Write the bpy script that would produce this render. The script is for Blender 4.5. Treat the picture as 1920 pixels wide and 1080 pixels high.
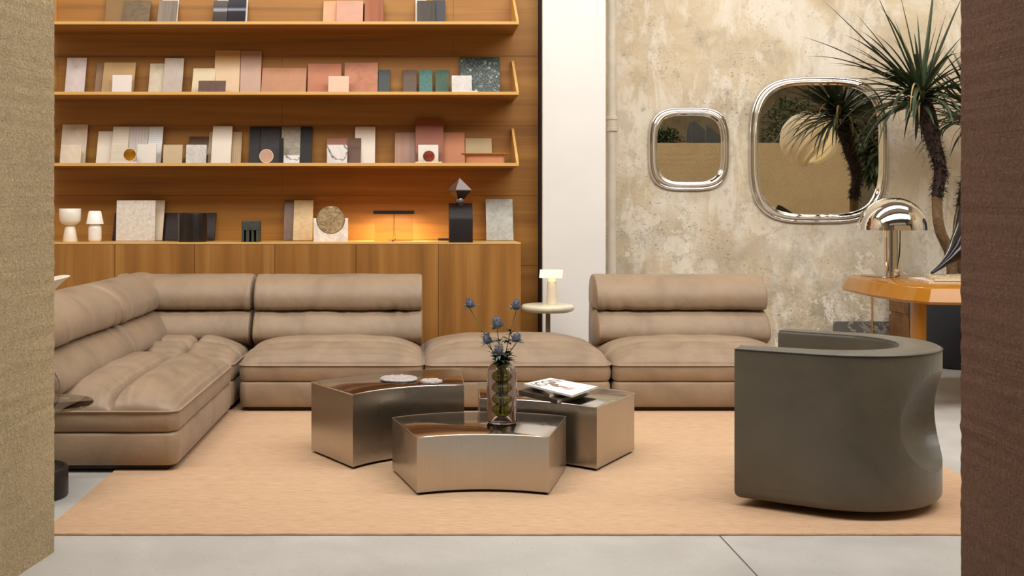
import bpy, bmesh, math, random
from mathutils import Vector, noise, Matrix
for _o in list(bpy.data.objects): bpy.data.objects.remove(_o)
SC = bpy.context.scene
COL = SC.collection
PI = math.pi

# ------------------------------------------------------------------ camera
F = 2010.0; VX, VY = 780.0, 395.0; H = 1.2      # focal length and vanishing point in pixels, eye height
cam = bpy.data.cameras.new('camera'); camo = bpy.data.objects.new('camera', cam); COL.objects.link(camo)
camo.location = (0, 0, H); camo.rotation_euler = (PI/2, 0, 0)
cam.sensor_width = 36; cam.lens = F/1920*36
cam.shift_x = (960-VX)/1920; cam.shift_y = -(540-VY)/1920
cam.dof.use_dof = True; cam.dof.focus_distance = 6.0; cam.dof.aperture_fstop = 9
SC.camera = camo
def PX(px, D): return (px-VX)/F*D
def PZ(py, D): return H-(py-VY)/F*D
def P(px, py, D): return Vector((PX(px, D), D, PZ(py, D)))

# ------------------------------------------------------------------ world, light, exposure
SC.view_settings.view_transform = 'Standard'; SC.view_settings.look = 'None'
SC.view_settings.gamma = 1; SC.view_settings.use_curve_mapping = False
SC.view_settings.exposure = -0.42
w = bpy.data.worlds.new('daylight'); SC.world = w; w.use_nodes = True
w.node_tree.nodes['Background'].inputs[0].default_value = (0.9, 0.95, 1.0, 1)
w.node_tree.nodes['Background'].inputs[1].default_value = 1.0
SC.cycles.max_bounces = 10; SC.cycles.transparent_max_bounces = 12
SC.cycles.caustics_reflective = False; SC.cycles.caustics_refractive = False
SC.cycles.sample_clamp_indirect = 6
CEIL = 6.2
SKYLIGHTS = [(1.8, 1.2, 10.0, 1.6, 80), (1.8, 6.6, 10.0, 1.2, 230)]
REAR_FILL = (1.8, -3.44, 4.85, 11.0, 2.3, 25)      # added fill lamp behind the camera, brightens the back wall
for i, (x, y, sx, sy, e) in enumerate(SKYLIGHTS):
    l = bpy.data.lights.new('skylight_daylight', 'AREA'); l.shape = 'RECTANGLE'; l.size = sx; l.size_y = sy
    l.energy = e; l.color = (1.0, 0.96, 0.9)
    o = bpy.data.objects.new('skylight_daylight', l); o.location = (x, y, CEIL-0.04); COL.objects.link(o)

l = bpy.data.lights.new('rear_fill_light', 'AREA'); l.shape = 'RECTANGLE'; l.size = REAR_FILL[3]; l.size_y = REAR_FILL[4]
l.energy = REAR_FILL[5]; l.color = (1.0, 0.97, 0.92)
o = bpy.data.objects.new('rear_fill_light', l); o.location = REAR_FILL[:3]; o.rotation_euler = (math.radians(90-12), 0, 0); COL.objects.link(o)

SAW = (1.8, 3.4, 5.15, 11.0, 1.6, 700, 48)      # sloped sawtooth roof glazing facing the back wall
l = bpy.data.lights.new('sawtooth_daylight', 'AREA'); l.shape = 'RECTANGLE'; l.size = SAW[3]; l.size_y = SAW[4]
l.energy = SAW[5]; l.color = (1.0, 0.97, 0.92)
o = bpy.data.objects.new('sawtooth_daylight', l); o.location = SAW[:3]; o.rotation_euler = (math.radians(SAW[6]), 0, 0); COL.objects.link(o)

# ------------------------------------------------------------------ helpers: objects
def finish(name, bm, m, parent=None, smooth=False, ang=35, loc=None, rot=None):
    bmesh.ops.recalc_face_normals(bm, faces=bm.faces)
    me = bpy.data.meshes.new(name); bm.to_mesh(me); bm.free()
    if smooth:
        me.polygons.foreach_set('use_smooth', [True]*len(me.polygons))
        if ang < 180: me.set_sharp_from_angle(angle=math.radians(ang))
    if isinstance(m, (list, tuple)):
        for x in m: me.materials.append(x)
    else: me.materials.append(m)
    o = bpy.data.objects.new(name, me); COL.objects.link(o)
    if parent: o.parent = parent
    if loc is not None: o.location = loc
    if rot is not None: o.rotation_euler = rot
    return o
def tag(o, label=None, cat=None, group=None, kind=None):
    if label: o['label'] = label
    if cat: o['category'] = cat
    if group: o['group'] = group
    if kind: o['kind'] = kind
    return o
def thing(name, label, cat, loc=(0, 0, 0), rz=0, group=None):
    o = bpy.data.objects.new(name, None); COL.objects.link(o)
    o.empty_display_size = .1
    o.location = loc; o.rotation_euler = (0, 0, rz)
    return tag(o, label, cat, group)
def struct(name, bm, m, **k): return tag(finish(name, bm, m, **k), kind='structure')

def box(bm, x0, x1, y0, y1, z0, z1, bev=0, seg=2, mi=0):
    r = bmesh.ops.create_cube(bm, size=1)
    vs = r['verts']
    for v in vs:
        v.co = Vector((x0+(v.co.x+.5)*(x1-x0), y0+(v.co.y+.5)*(y1-y0), z0+(v.co.z+.5)*(z1-z0)))
    fs = list({f for v in vs for f in v.link_faces})
    for f in fs: f.material_index = mi
    if bev:
        es = list({e for v in vs for e in v.link_edges})
        r2 = bmesh.ops.bevel(bm, geom=es, offset=bev, segments=seg, affect='EDGES', profile=.5)
        for f in r2['faces']: f.material_index = mi
    return bm
def nb(): return bmesh.new()
def loft(bm, rings, cap0=True, cap1=True, closed=True, mi=0):
    vr = [[bm.verts.new(p) for p in r] for r in rings]
    n = len(rings[0])
    for a, b in zip(vr, vr[1:]):
        for i in range(n if closed else n-1):
            j = (i+1) % n
            f = bm.faces.new((a[i], a[j], b[j], b[i])); f.material_index = mi
    for flag, r in ((cap0, vr[0]), (cap1, vr[-1])):
        if flag:
            from mathutils.geometry import tessellate_polygon
            for tri in tessellate_polygon([[v.co for v in r]]):
                try: f = bm.faces.new([r[q] for q in tri]); f.material_index = mi
                except ValueError: pass
    return bm
def offset(outline, d):
    n = len(outline); out = []
    area = sum(outline[i][0]*outline[(i+1) % n][1]-outline[(i+1) % n][0]*outline[i][1] for i in range(n))
    s = 1 if area > 0 else -1
    for i in range(n):
        p0, p1, p2 = [Vector(outline[k % n][:2]) for k in (i-1, i, i+1)]
        a = (p1-p0).normalized(); b = (p2-p1).normalized()
        na = Vector((a.y, -a.x))*s; nb_ = Vector((b.y, -b.x))*s
        m = na+nb_
        m = m/max(.35, m.length_squared/2) if m.length > 1e-6 else na
        out.append(p1-m*d)
    return out
def prism(bm, outline, layers, mi=0):
    """layers = [(z, inset)...] bottom to top"""
    rings = []
    for z, d in layers:
        rings.append([Vector((p[0], p[1], z)) for p in offset(outline, d)])
    return loft(bm, rings, mi=mi)
def rounded_layers(z0, z1, r, n=4, rb=None):
    rb = r if rb is None else rb
    L = []
    for i in range(n+1):
        a = PI/2*i/n; L.append((z0+rb*(1-math.sin(a)), rb*(1-math.cos(a)))) if rb else None
    L = L[::-1] if False else sorted(L)
    if rb: L = [(z0+rb*(1-math.cos(PI/2*i/n)), rb*(1-math.sin(PI/2*i/n))) for i in range(n+1)]
    else: L = [(z0, 0)]
    if r: L += [(z1-r*(1-math.sin(PI/2*i/n)), r*(1-math.cos(PI/2*i/n))) for i in range(n+1)]
    else: L += [(z1, 0)]
    return L
def lathe(bm, prof, n=40, c=(0, 0), mi=0, caps=True):
    rings = [[Vector((c[0]+r*math.cos(2*PI*i/n), c[1]+r*math.sin(2*PI*i/n), z)) for i in range(n)] for r, z in prof]
    return loft(bm, rings, caps, caps, mi=mi)
def tube(bm, pts, rad, n=8, mi=0, caps=True, closed=False):
    pts = [Vector(p) for p in pts]; N = len(pts)
    rad = rad if isinstance(rad, (list, tuple)) else [rad]*N
    rings = []; up = None
    for i, p in enumerate(pts):
        if closed: t = pts[(i+1) % N]-pts[i-1]
        else: t = (pts[min(i+1, N-1)]-pts[max(i-1, 0)])
        t.normalize()
        if up is None:
            up = Vector((0, 0, 1)) if abs(t.z) < .9 else Vector((1, 0, 0))
        s = t.cross(up).normalized(); up = s.cross(t).normalized()
        rings.append([p+(s*math.cos(2*PI*k/n)+up*math.sin(2*PI*k/n))*rad[i] for k in range(n)])
    if closed:
        rings.append(rings[0])
        loft(bm, rings, False, False, mi=mi); bmesh.ops.remove_doubles(bm, verts=bm.verts, dist=1e-6)
    else: loft(bm, rings, caps, caps, mi=mi)
    return bm
def spline(pts, n):
    """Catmull-Rom through pts"""
    pts = [Vector(p) for p in pts]; out = []
    P0 = [pts[0]*2-pts[1]]+pts+[pts[-1]*2-pts[-2]]
    for i in range(1, len(P0)-2):
        a, b, c, d = P0[i-1:i+3]
        for k in range(n):
            t = k/n
            out.append(.5*((2*b)+(-a+c)*t+(2*a-5*b+4*c-d)*t*t+(-a+3*b-3*c+d)*t**3))
    out.append(pts[-1]); return out
def arc_pts(a, b, sag, n):
    """points of a shallow arc from a to b bulging by sag to the left of a->b"""
    a = Vector(a); b = Vector(b); c = (b-a).length
    if abs(sag) < 1e-5: return [a.lerp(b, i/n) for i in range(n+1)]
    R = (c*c/4+sag*sag)/(2*abs(sag)); m = (a+b)/2; d = (b-a).normalized(); nl = Vector((-d.y, d.x))*(1 if sag > 0 else -1)
    cen = m-nl*(R-abs(sag)); half = math.asin(min(1, c/2/R))
    return [cen+nl*R*math.cos(t)+d*R*math.sin(t) for t in [(-half+2*half*i/n) for i in range(n+1)]]

# ------------------------------------------------------------------ helpers: materials
def lin(c):
    out = []
    for v in c:
        v = v/255; out.append(v/12.92 if v <= .04045 else ((v+.055)/1.055)**2.4)
    return (*out, 1)
class M:
    def __init__(s, name, rough=.5, metal=0, color=(128, 128, 128), spec=.5):
        s.m = bpy.data.materials.new(name); s.m.use_nodes = True; s.nt = s.m.node_tree; s.N = s.nt.nodes
        s.b = s.N['Principled BSDF']; s.b.inputs['Roughness'].default_value = rough
        s.b.inputs['Metallic'].default_value = metal; s.b.inputs['Base Color'].default_value = lin(color)
        s.b.inputs['Specular IOR Level'].default_value = spec
        s.tc = s.N.new('ShaderNodeTexCoord')
    def link(s, a, b): s.nt.links.new(a, b)
    def map(s, scale=(1, 1, 1), src='Object', off=(0, 0, 0)):
        n = s.N.new('ShaderNodeMapping'); n.inputs['Scale'].default_value = scale; n.inputs['Location'].default_value = off
        s.link(s.tc.outputs[src], n.inputs[0]); return n.outputs[0]
    def noise(s, vec, scale=5, detail=4, rough=.55, dist=0):
        n = s.N.new('ShaderNodeTexNoise'); n.inputs['Scale'].default_value = scale; n.inputs['Detail'].default_value = detail
        n.inputs['Roughness'].default_value = rough; n.inputs['Distortion'].default_value = dist
        s.link(vec, n.inputs['Vector']); return n.outputs['Fac']
    def voro(s, vec, scale=20, feat='F1', out='Distance', rand=1):
        n = s.N.new('ShaderNodeTexVoronoi'); n.feature = feat; n.inputs['Scale'].default_value = scale
        n.inputs['Randomness'].default_value = rand
        s.link(vec, n.inputs['Vector']); return n.outputs[out]
    def ramp(s, fac, stops, interp='LINEAR'):
        n = s.N.new('ShaderNodeValToRGB'); r = n.color_ramp; r.interpolation = interp
        while len(r.elements) < len(stops): r.elements.new(.5)
        for e, (p, c) in zip(r.elements, stops):
            e.position = p; e.color = lin(c) if len(c) == 3 else c
        s.link(fac, n.inputs[0]); return n.outputs[0]
    def fr(s, fac, lo, hi, a=0, b=1):
        n = s.N.new('ShaderNodeMapRange'); n.clamp = True
        for k, v in zip(('From Min', 'From Max', 'To Min', 'To Max'), (lo, hi, a, b)): n.inputs[k].default_value = v
        s.link(fac, n.inputs[0]); return n.outputs[0]
    def mix(s, fac, a, b, mode='MIX'):
        n = s.N.new('ShaderNodeMix'); n.data_type = 'RGBA'; n.blend_type = mode
        for sock, v in ((n.inputs[0], fac), (n.inputs[6], a), (n.inputs[7], b)):
            if isinstance(v, (int, float)): sock.default_value = v
            elif isinstance(v, tuple): sock.default_value = lin(v) if len(v) == 3 else v
            else: s.link(v, sock)
        return n.outputs[2]
    def math(s, op, a, b=0.0):
        n = s.N.new('ShaderNodeMath'); n.operation = op
        for sock, v in ((n.inputs[0], a), (n.inputs[1], b)):
            if isinstance(v, (int, float)): sock.default_value = v
            else: s.link(v, sock)
        return n.outputs[0]
    def sep(s, vec):
        n = s.N.new('ShaderNodeSeparateXYZ'); s.link(vec, n.inputs[0]); return n.outputs
    def color(s, c): s.link(c, s.b.inputs['Base Color']); return s
    def rough(s, c): s.link(c, s.b.inputs['Roughness']); return s
    def bump(s, h, strength=.3, dist=.01):
        n = s.N.new('ShaderNodeBump'); n.inputs['Strength'].default_value = strength; n.inputs['Distance'].default_value = dist
        s.link(h, n.inputs['Height'])
        if s.b.inputs['Normal'].is_linked: s.link(s.b.inputs['Normal'].links[0].from_socket, n.inputs['Normal'])
        s.link(n.outputs[0], s.b.inputs['Normal']); return s
def plain(name, c, rough=.5, metal=0, var=.06, scale=6, bump=0, bscale=200, spec=.5):
    m = M(name, rough, metal, c, spec); v = m.map()
    c2 = tuple(max(0, x*(1-var)) for x in c); c3 = tuple(min(255, x*(1+var*.6)) for x in c)
    m.color(m.ramp(m.noise(v, scale, 4), [(.3, c2), (.7, c3)]))
    if bump: m.bump(m.noise(v, bscale, 3), bump, .004)
    return m.m
def glassy(name, c, rough=.02, ior=1.45):
    m = M(name, rough, 0, c); m.b.inputs['Transmission Weight'].default_value = 1; m.b.inputs['IOR'].default_value = ior
    v = m.map(); m.rough(m.fr(m.noise(v, 20, 2), .3, .7, rough*.8, rough*1.2+.002)); return m.m
def emis(name, c, strength, base=(255, 250, 240)):
    m = M(name, .5, 0, base); v = m.map()
    col = m.ramp(m.noise(v, 12, 2), [(.3, tuple(x*.97 for x in c)), (.7, c)])
    m.link(col, m.b.inputs['Emission Color']); m.b.inputs['Emission Strength'].default_value = strength; return m.m
def woodm(name, dark, mid, light, grain='x', rough=.45, fine=1.0, rnd=False):
    m = M(name, rough)
    def sc(a, b):
        return {'x': (a, b, b), 'z': (b, b, a), 'y': (b, a, b)}[grain]
    v1 = m.map(sc(.35, 9)); v2 = m.map(sc(1.2, 120*fine)); v3 = m.map(sc(.9, 3))
    if rnd:
        oi = m.N.new('ShaderNodeObjectInfo')
        vv = []
        for v in (v1, v2, v3):
            n = m.N.new('ShaderNodeVectorMath'); n.operation = 'ADD'
            mm = m.N.new('ShaderNodeVectorMath'); mm.operation = 'SCALE'; mm.inputs[0].default_value = (37, 11, 23)
            m.link(oi.outputs['Random'], mm.inputs['Scale']); m.link(v, n.inputs[0]); m.link(mm.outputs[0], n.inputs[1]); vv.append(n.outputs[0])
        v1, v2, v3 = vv
    big = m.noise(v1, 1.2, 3, .5, .6); fin = m.noise(v2, 1, 4, .6); band = m.noise(v3, 2.2, 2)
    c = m.ramp(big, [(.3, dark), (.5, mid), (.72, light)])
    c = m.mix(m.fr(fin, .35, .75, 0, .5), c, dark)
    c = m.mix(m.fr(band, .3, .7, 0, .35), c, mid)
    m.color(c); m.bump(fin, .12, .0015); return m.m
def stone(name, base, vein, scale=8, amount=.5, rough=.4, speck=None, width=.04, bump=.05):
    """noisy stone with veins where warped noise crosses the middle"""
    m = M(name, rough); v = m.map()
    n1 = m.noise(v, scale, 6, .6, .8); n2 = m.noise(v, scale*.5, 5, .6, 1.5)
    c = m.ramp(n1, [(.25, tuple(x*.86 for x in base)), (.5, base), (.75, tuple(min(255, x*1.07) for x in base))])
    d = m.math('ABSOLUTE', m.math('SUBTRACT', n2, .5))
    c = m.mix(m.fr(d, 0, width, amount, 0), c, vein)
    if speck: c = m.mix(m.fr(m.voro(v, 70), .0, .22, .8, 0), c, speck)
    m.color(c); m.bump(n1, bump, .003); return m.m

WOODW = woodm('oak_veneer_horizontal', (136, 88, 33), (166, 114, 46), (186, 135, 62), 'x', .5)
WOODV = woodm('oak_veneer_vertical', (134, 88, 36), (160, 108, 48), (184, 134, 70), 'z', .45, rnd=True)
WOODE = woodm('oak_shelf_board', (200, 150, 80), (220, 172, 98), (232, 186, 112), 'x', .45)
GAP = plain('shadow_gap_black', (22, 18, 16), .8)

def leather(name, c, rough=.48):
    m = M(name, rough, 0, c); v = m.map()
    dark = tuple(x*.86 for x in c); li = tuple(min(255, x*1.07) for x in c)
    m.color(m.ramp(m.noise(v, 3.5, 5, .6, .4), [(.28, dark), (.52, c), (.75, li)]))
    m.b.inputs['Sheen Weight'].default_value = .15; m.b.inputs['Sheen Roughness'].default_value = .4
    m.bump(m.noise(v, 260, 3, .6), .12, .002)
    m.bump(m.noise(m.map((1, 1, 1)), 11, 4, .55, .8), .25, .012)
    return m.m
SOFA = leather('taupe_nubuck_leather', (152, 129, 105), .55)
PIPE = leather('taupe_leather_piping', (166, 142, 122), .5)
CHAIR = leather('olive_grey_leather', (94, 88, 76), .36)

def steel(name, c, rough, brushed=True):
    m = M(name, rough, 1, c)
    v = m.map((60, 60, .8)) if brushed else m.map((2, 2, 2))
    n = m.noise(v, 3, 4, .6); sm = m.noise(m.map(), 7, 3, .6, 1.0)
    m.color(m.ramp(n, [(.3, tuple(x*.97 for x in c)), (.7, c)]))
    sm = m.noise(m.map(), 5, 2, .5); m.rough(m.fr(sm, .3, .7, rough*.9, rough*1.12))
    if brushed: m.b.inputs['Anisotropic'].default_value = .5
    return m.m
STEEL = steel('brushed_stainless_steel', (194, 187, 177), .28)
STEELTOP = steel('polished_steel_top', (200, 194, 186), .15, False)
CHROME = plain('chrome', (235, 232, 228), .025, 1, .01)
BLACK = plain('satin_black', (22, 20, 22), .4)

# concrete wall
def concrete(name, base, light, grey, ochre, strength=1):
    m = M(name, .8); v = m.map(); vs = m.map((1.6, 1.6, .55))
    a = m.noise(v, 1.3, 7, .62, .6); b = m.noise(vs, 2.3, 6, .65, .5); c_ = m.noise(v, 7, 6, .7, .3); st = m.noise(m.map((3, 3, .35)), 1.6, 5, .6, .3)
    c = m.ramp(a, [(.3, tuple(x*.88 for x in base)), (.48, base), (.62, light)])
    c = m.mix(m.fr(b, .51, .58, 0, .7*strength), c, light)
    c = m.mix(m.fr(m.noise(m.map((1, 1, .7), off=(5, 1, 3)), 4.2, 8, .7, .2), .55, .6, 0, .4*strength), c, tuple(x*.82 for x in base))
    c = m.mix(m.fr(st, .54, .7, 0, .5*strength), c, ochre)
    c = m.mix(m.fr(c_, .6, .68, 0, .6*strength), c, grey)
    # worn, dirtier towards the floor where the plaster has flaked
    z = m.sep(m.tc.outputs['Object'])[2]
    low = m.math('MULTIPLY', m.fr(z, 1.35, .2, 0, 1), m.fr(m.noise(v, 3.2, 8, .75, .5), .43, .56, 0, 1))
    c = m.mix(m.math('MULTIPLY', low, .75), c, grey)
    hi = m.math('MULTIPLY', m.fr(z, 1.0, .2, 0, 1), m.fr(m.noise(m.map(off=(4, 2, 7)), 4.5, 8, .7, .5), .55, .6, 0, 1))
    c = m.mix(m.math('MULTIPLY', hi, .8), c, light)
    pit = m.math('MULTIPLY', m.fr(m.voro(v, 26), .04, .11, 1, 0), m.fr(m.noise(v, 2.1, 4), .46, .54, 0, 1))
    c = m.mix(m.math('MULTIPLY', pit, .75), c, tuple(x*.5 for x in grey))
    crack = m.fr(m.math('ABSOLUTE', m.math('SUBTRACT', m.noise(v, 1.9, 9, .7, .8), .5)), 0, .004, .5, 0)
    c = m.mix(m.math('MULTIPLY', crack, m.fr(m.noise(v, 3, 2), .5, .56, 0, 1)), c, tuple(x*.55 for x in grey))
    sp = m.noise(m.map((1, 1, 1.5)), 42, 3, .6, .4)
    cl = m.fr(m.noise(m.map(off=(1, 9, 4)), 1.5, 5, .65, .4), .47, .62, 0, 1)
    c = m.mix(m.math('MULTIPLY', m.fr(sp, .60, .66, 0, .85), cl), c, tuple(x*.66 for x in grey))
    flake = m.noise(m.map(off=(7, 3, 1)), 2.6, 9, .74, .3)
    c = m.mix(m.math('MULTIPLY', m.fr(flake, .56, .575, 0, .6), m.fr(z, 1.9, .6, .15, 1)), c, tuple(min(255, x*1.04) for x in light))
    c = m.mix(m.math('MULTIPLY', m.fr(m.math('ABSOLUTE', m.math('SUBTRACT', flake, .56)), 0, .010, .55, 0), m.fr(z, 1.9, .6, .2, 1)), c, tuple(x*.78 for x in grey))
    m.color(c); m.bump(c_, .25, .01); m.bump(m.noise(v, 40, 5, .7), .2, .004); return m.m
CONC = concrete('aged_concrete_plaster', (210, 192, 164), (228, 218, 202), (150, 140, 126), (202, 180, 138))
def stucco(name, c, dark, bs=.9):
    m = M(name, .85); v = m.map(); vz = m.map((1, 1, .8))
    n = m.noise(vz, 55, 5, .6, .5); n2 = m.noise(v, 2.5, 4)
    cc = m.ramp(n2, [(.3, tuple(x*.93 for x in c)), (.7, c)])
    cc = m.mix(m.fr(n, .3, .5, .35, 0), cc, dark)
    m.color(cc); m.bump(n, 1.0, .02*bs)
    m.bump(m.noise(m.map((1, 1, 1)), 115, 4, .6, 1.2), 1.0, .007*bs); return m.m
STUC = stucco('cream_stucco', (244, 218, 172), (200, 172, 126), 1.7)
STUCB = stucco('brown_stucco', (136, 100, 80), (88, 62, 48), 1.3)

def floorm():
    m = M('terrazzo_floor', .42); v = m.map()
    c = m.ramp(m.noise(v, 1.7, 6, .6, .4), [(.3, (176, 173, 168)), (.7, (196, 193, 188))])
    cell = m.voro(v, 60, 'F1', 'Color'); d = m.voro(v, 60)
    s = m.sep(cell)
    c = m.mix(m.math('MULTIPLY', m.fr(d, .1, .2, .7, 0), m.fr(s[0], .78, .8, 0, 1)), c, (120, 108, 98))
    c = m.mix(m.math('MULTIPLY', m.fr(d, .12, .22, .6, 0), m.fr(s[1], .86, .88, 0, 1)), c, (226, 222, 216))
    c = m.mix(m.math('MULTIPLY', m.fr(m.voro(v, 33), .05, .1, .7, 0), m.fr(m.sep(m.voro(v, 33, 'F1', 'Color'))[2], .84, .86, 0, 1)), c, (150, 112, 92))
    m.color(c); m.rough(m.fr(m.noise(v, 5, 4), .3, .7, .35, .55)); return m.m
FLOOR = floorm()
def rugm():
    m = M('woven_jute', .9); v = m.map()
    st = m.noise(m.map((14, 150, 1)), 1, 5, .7); st2 = m.noise(m.map((.8, 14, 1)), 1, 3, .6); w2 = m.noise(m.map((220, 220, 10)), 1, 2)
    c = m.ramp(st, [(.25, (172, 138, 108)), (.5, (204, 168, 134)), (.75, (222, 190, 158))])
    c = m.mix(m.fr(st2, .4, .7, 0, .35), c, (190, 152, 118))
    c = m.mix(m.math('MULTIPLY', m.fr(m.voro(m.map((14, 22, 1)), 1), .03, .09, .6, 0), m.fr(m.noise(v, 1.6, 3), .48, .6, 0, 1)), c, (130, 78, 44))
    m.color(c); m.bump(st, .5, .004); m.bump(w2, .35, .003); return m.m
RUG = rugm()

# ------------------------------------------------------------------ room shell
XL, XR, YB, YW, YC = -4.2, 8.2, -3.5, 8.30, 9.0
XW = PX(1009, YW)
struct('floor', box(nb(), XL, XR, YB, YC+.2, -.1, 0), FLOOR)
bm = nb(); box(bm, 1.118, 1.124, YB, 9, -.002, .0006); box(bm, XL, XR, 1.2, 1.206, -.002, .0006)
struct('trim_1', bm, plain('floor_joint', (95, 88, 80), .8))
# wood wall in horizontal panels with fine joints
bm = nb(); zs = [0, .237, .777, 1.317, 1.857, 2.397, 2.937, 3.477, 4.0]
xs = {2: [XL, PX(640, YW), XW], 3: [XL, PX(529, YW), XW], 4: [XL, PX(529, YW), XW], 5: [XL, PX(850, YW), XW]}
box(bm, XL, XW-.004, YW+.012, YW+.25, 0, 4.0)
for k in range(len(zs)-1):
    xx = xs.get(k, [XL, XW])
    for a, b in zip(xx, xx[1:]): box(bm, a+.0008, b-.0008, YW, YW+.012, zs[k]+.001, zs[k+1]-.001)
struct('wall_wood', bm, WOODW)
struct('wall_back', box(nb(), 1.2, XR, YC, YC+.2, 0, CEIL), CONC)
struct('wall_back_upper', box(nb(), XL, 1.2, YW+.26, YC+.2, 0, CEIL), CONC)
REAR = concrete('rear_concrete', (196, 180, 152), (214, 202, 180), (150, 138, 120), (176, 154, 116))
struct('wall_left', box(nb(), XL-.2, XL, YB, YC+.2, 0, CEIL), REAR)
struct('wall_right', box(nb(), XR, XR+.2, YB, YC+.2, 0, CEIL), REAR)
struct('wall_rear', box(nb(), XL-.2, XR+.2, YB-.2, YB, 0, CEIL), REAR)
# ceiling with openings for three skylights
bm = nb(); ys = [YB-.2]
for x, y, sx, sy, e in SKYLIGHTS: ys += [y-sy/2, y+sy/2]
ys.append(YC+.2)
for i in range(0, len(ys), 2): box(bm, XL-.2, XR+.2, ys[i], ys[i+1], CEIL, CEIL+.15)
for x, y, sx, sy, e in SKYLIGHTS:
    box(bm, XL-.2, x-sx/2, y-sy/2, y+sy/2, CEIL, CEIL+.15); box(bm, x+sx/2, XR+.2, y-sy/2, y+sy/2, CEIL, CEIL+.15)
struct('ceiling', bm, plain('ceiling_paint', (150, 142, 130), .8))
for i, (x, y, sx, sy, e) in enumerate(SKYLIGHTS):
    bm = nb()
    for k in range(9):
        xx = x-sx/2+sx*k/8; box(bm, xx-.03, xx+.03, y-sy/2, y+sy/2, CEIL-.14, CEIL-.06)
    for yy in (y-sy/2, y+sy/2): box(bm, x-sx/2, x+sx/2, yy-.03, yy+.03, CEIL-.14, CEIL-.06)
    struct('window_%d' % (i+1), bm, plain('skylight_bars', (60, 58, 56), .5))
bm = nb()
for k in range(9):
    xx = REAR_FILL[0]-5.5+11*k/8; box(bm, xx-.03, xx+.03, YB+.26, YB+.32, REAR_FILL[2]-1.2, REAR_FILL[2]+1.2)
for zz_ in (REAR_FILL[2]-1.2, REAR_FILL[2]+1.2): box(bm, REAR_FILL[0]-5.53, REAR_FILL[0]+5.53, YB, YB+.32, zz_-.03, zz_+.03)
struct('window_3', bm, plain('fill_light_bars', (60, 58, 56), .5))  # bars added around the unseen rear fill lamp, not a known window
bm = nb()
for k in range(9):
    xx = -5.5+11*k/8; box(bm, xx-.03, xx+.03, -.88, .88, -.06, -.02)
for yy in (-.87, .87): box(bm, -5.53, 5.53, yy-.03, yy+.03, -.06, -.02)
for v in bm.verts: v.co = Matrix.Rotation(math.radians(SAW[6]), 3, 'X') @ v.co + Vector(SAW[:3])
# the sheet-metal back of the sawtooth
a_ = math.radians(SAW[6]); hy, hz_ = .86*math.cos(a_), .86*math.sin(a_)
box(bm, SAW[0]-5.55, SAW[0]+5.55, SAW[1]-hy-.09, SAW[1]-hy-.04, SAW[2]-hz_-.03, CEIL)
struct('window_4', bm, plain('window_bars', (60, 58, 56), .5))
# white column with dark reveal
CX0, CX1, CY = PX(1017, 8.12), PX(1136, 8.12), 8.12
struct('wall_column', box(nb(), CX0, CX1, CY, YC+.05, 0, CEIL, .004, 1), plain('white_paint', (232, 228, 224), .6, 0, .015, 2))
struct('trim_2', box(nb(), XW, CX0-.001, CY+.03, YC, 0, CEIL), GAP)
# painted pipe behind the column
t = thing('drain_pipe', 'cream painted vertical pipe with a collar beside the white column', 'pipe', (PX(1147, 8.85), 8.85, 0))
PIPEM = plain('cream_pipe_paint', (214, 204, 186), .5)
finish('pipe', lathe(nb(), [(.036, 0), (.036, CEIL-.01)], 24), PIPEM, t, True)
zc = PZ(232, 8.85)
finish('collar', lathe(nb(), [(.037, zc-.07), (.052, zc-.06), (.052, zc-.035), (.043, zc-.03), (.043, zc+.03), (.052, zc+.035), (.052, zc+.055), (.037, zc+.06)], 24), PIPEM, t, True)
# stucco partition we look through
ZP = 2.12
prof = [(-1.272, 3.77), (XL, 3.77), (XL, 3.28), (-1.343, 3.28)]
def rough_prism(outline, z0, z1, step=.012, amp=.0035):
    """vertical prism whose corners waver a little like trowelled stucco"""
    bm = nb(); zz = []; z = z0
    n = int((z1-z0)/step)
    rings = []
    for i in range(n+1):
        z = z0+(z1-z0)*i/n; r = []
        for k, p in enumerate(outline):
            d = Vector((noise.noise(Vector((k*7, 0, z*28))), noise.noise(Vector((k*7, 9, z*28))), 0))*amp if abs(p[0]) < 3 else Vector((0, 0, 0))
            r.append(Vector((p[0], p[1], z))+d)
        rings.append(r)
    return loft(bm, rings)
struct('wall_partition_left', rough_prism(prof, 0, ZP), STUC)
struct('wall_partition_right', rough_prism([(1.731, 3.40), (5.92, 3.40), (5.92, 2.9), (1.98, 2.9)], 0, ZP), STUC)
struct('wall_pillar_right', rough_prism([(1.729, 3.402), (1.731+.2, 3.402), (1.731+.2, 2.8), (1.729, 2.8)], 0, 2.35, amp=.005), STUCB)
# dark painted strip at the foot of the concrete wall and a dark opening at the right
struct('baseboard_back', box(nb(), 3.5, 4.62, YC-.006, YC, 0, .27), stone('worn_grey_strip', (92, 88, 84), (190, 176, 150), 7, .7, .7, None, .03))
# rug
RX0, RX1, RY0, RY1 = -1.385, 2.458, 3.955, 7.2
bm = nb(); n = 60
edge = [(RX0+(RX1-RX0)*i/n, RY0+.004*noise.noise(Vector((i*.4, 0, 3)))) for i in range(n+1)]
edge += [(RX1+.004*noise.noise(Vector((i*.4, 8, 3))), RY0+(RY1-RY0)*i/n) for i in range(1, n+1)]
edge += [(RX1-(RX1-RX0)*i/n, RY1) for i in range(1, n+1)] + [(RX0+.004*noise.noise(Vector((i*.4, 5, 3))), RY1-(RY1-RY0)*i/n) for i in range(1, n)]
prism(bm, edge, [(.0005, .002), (.004, 0), (.008, .001), (.0095, .004)])
tag(finish('jute_rug', bm, RUG, smooth=True), 'large natural tan woven jute rug under the sofa and steel tables', 'rug')
RZ = .0095

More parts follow.
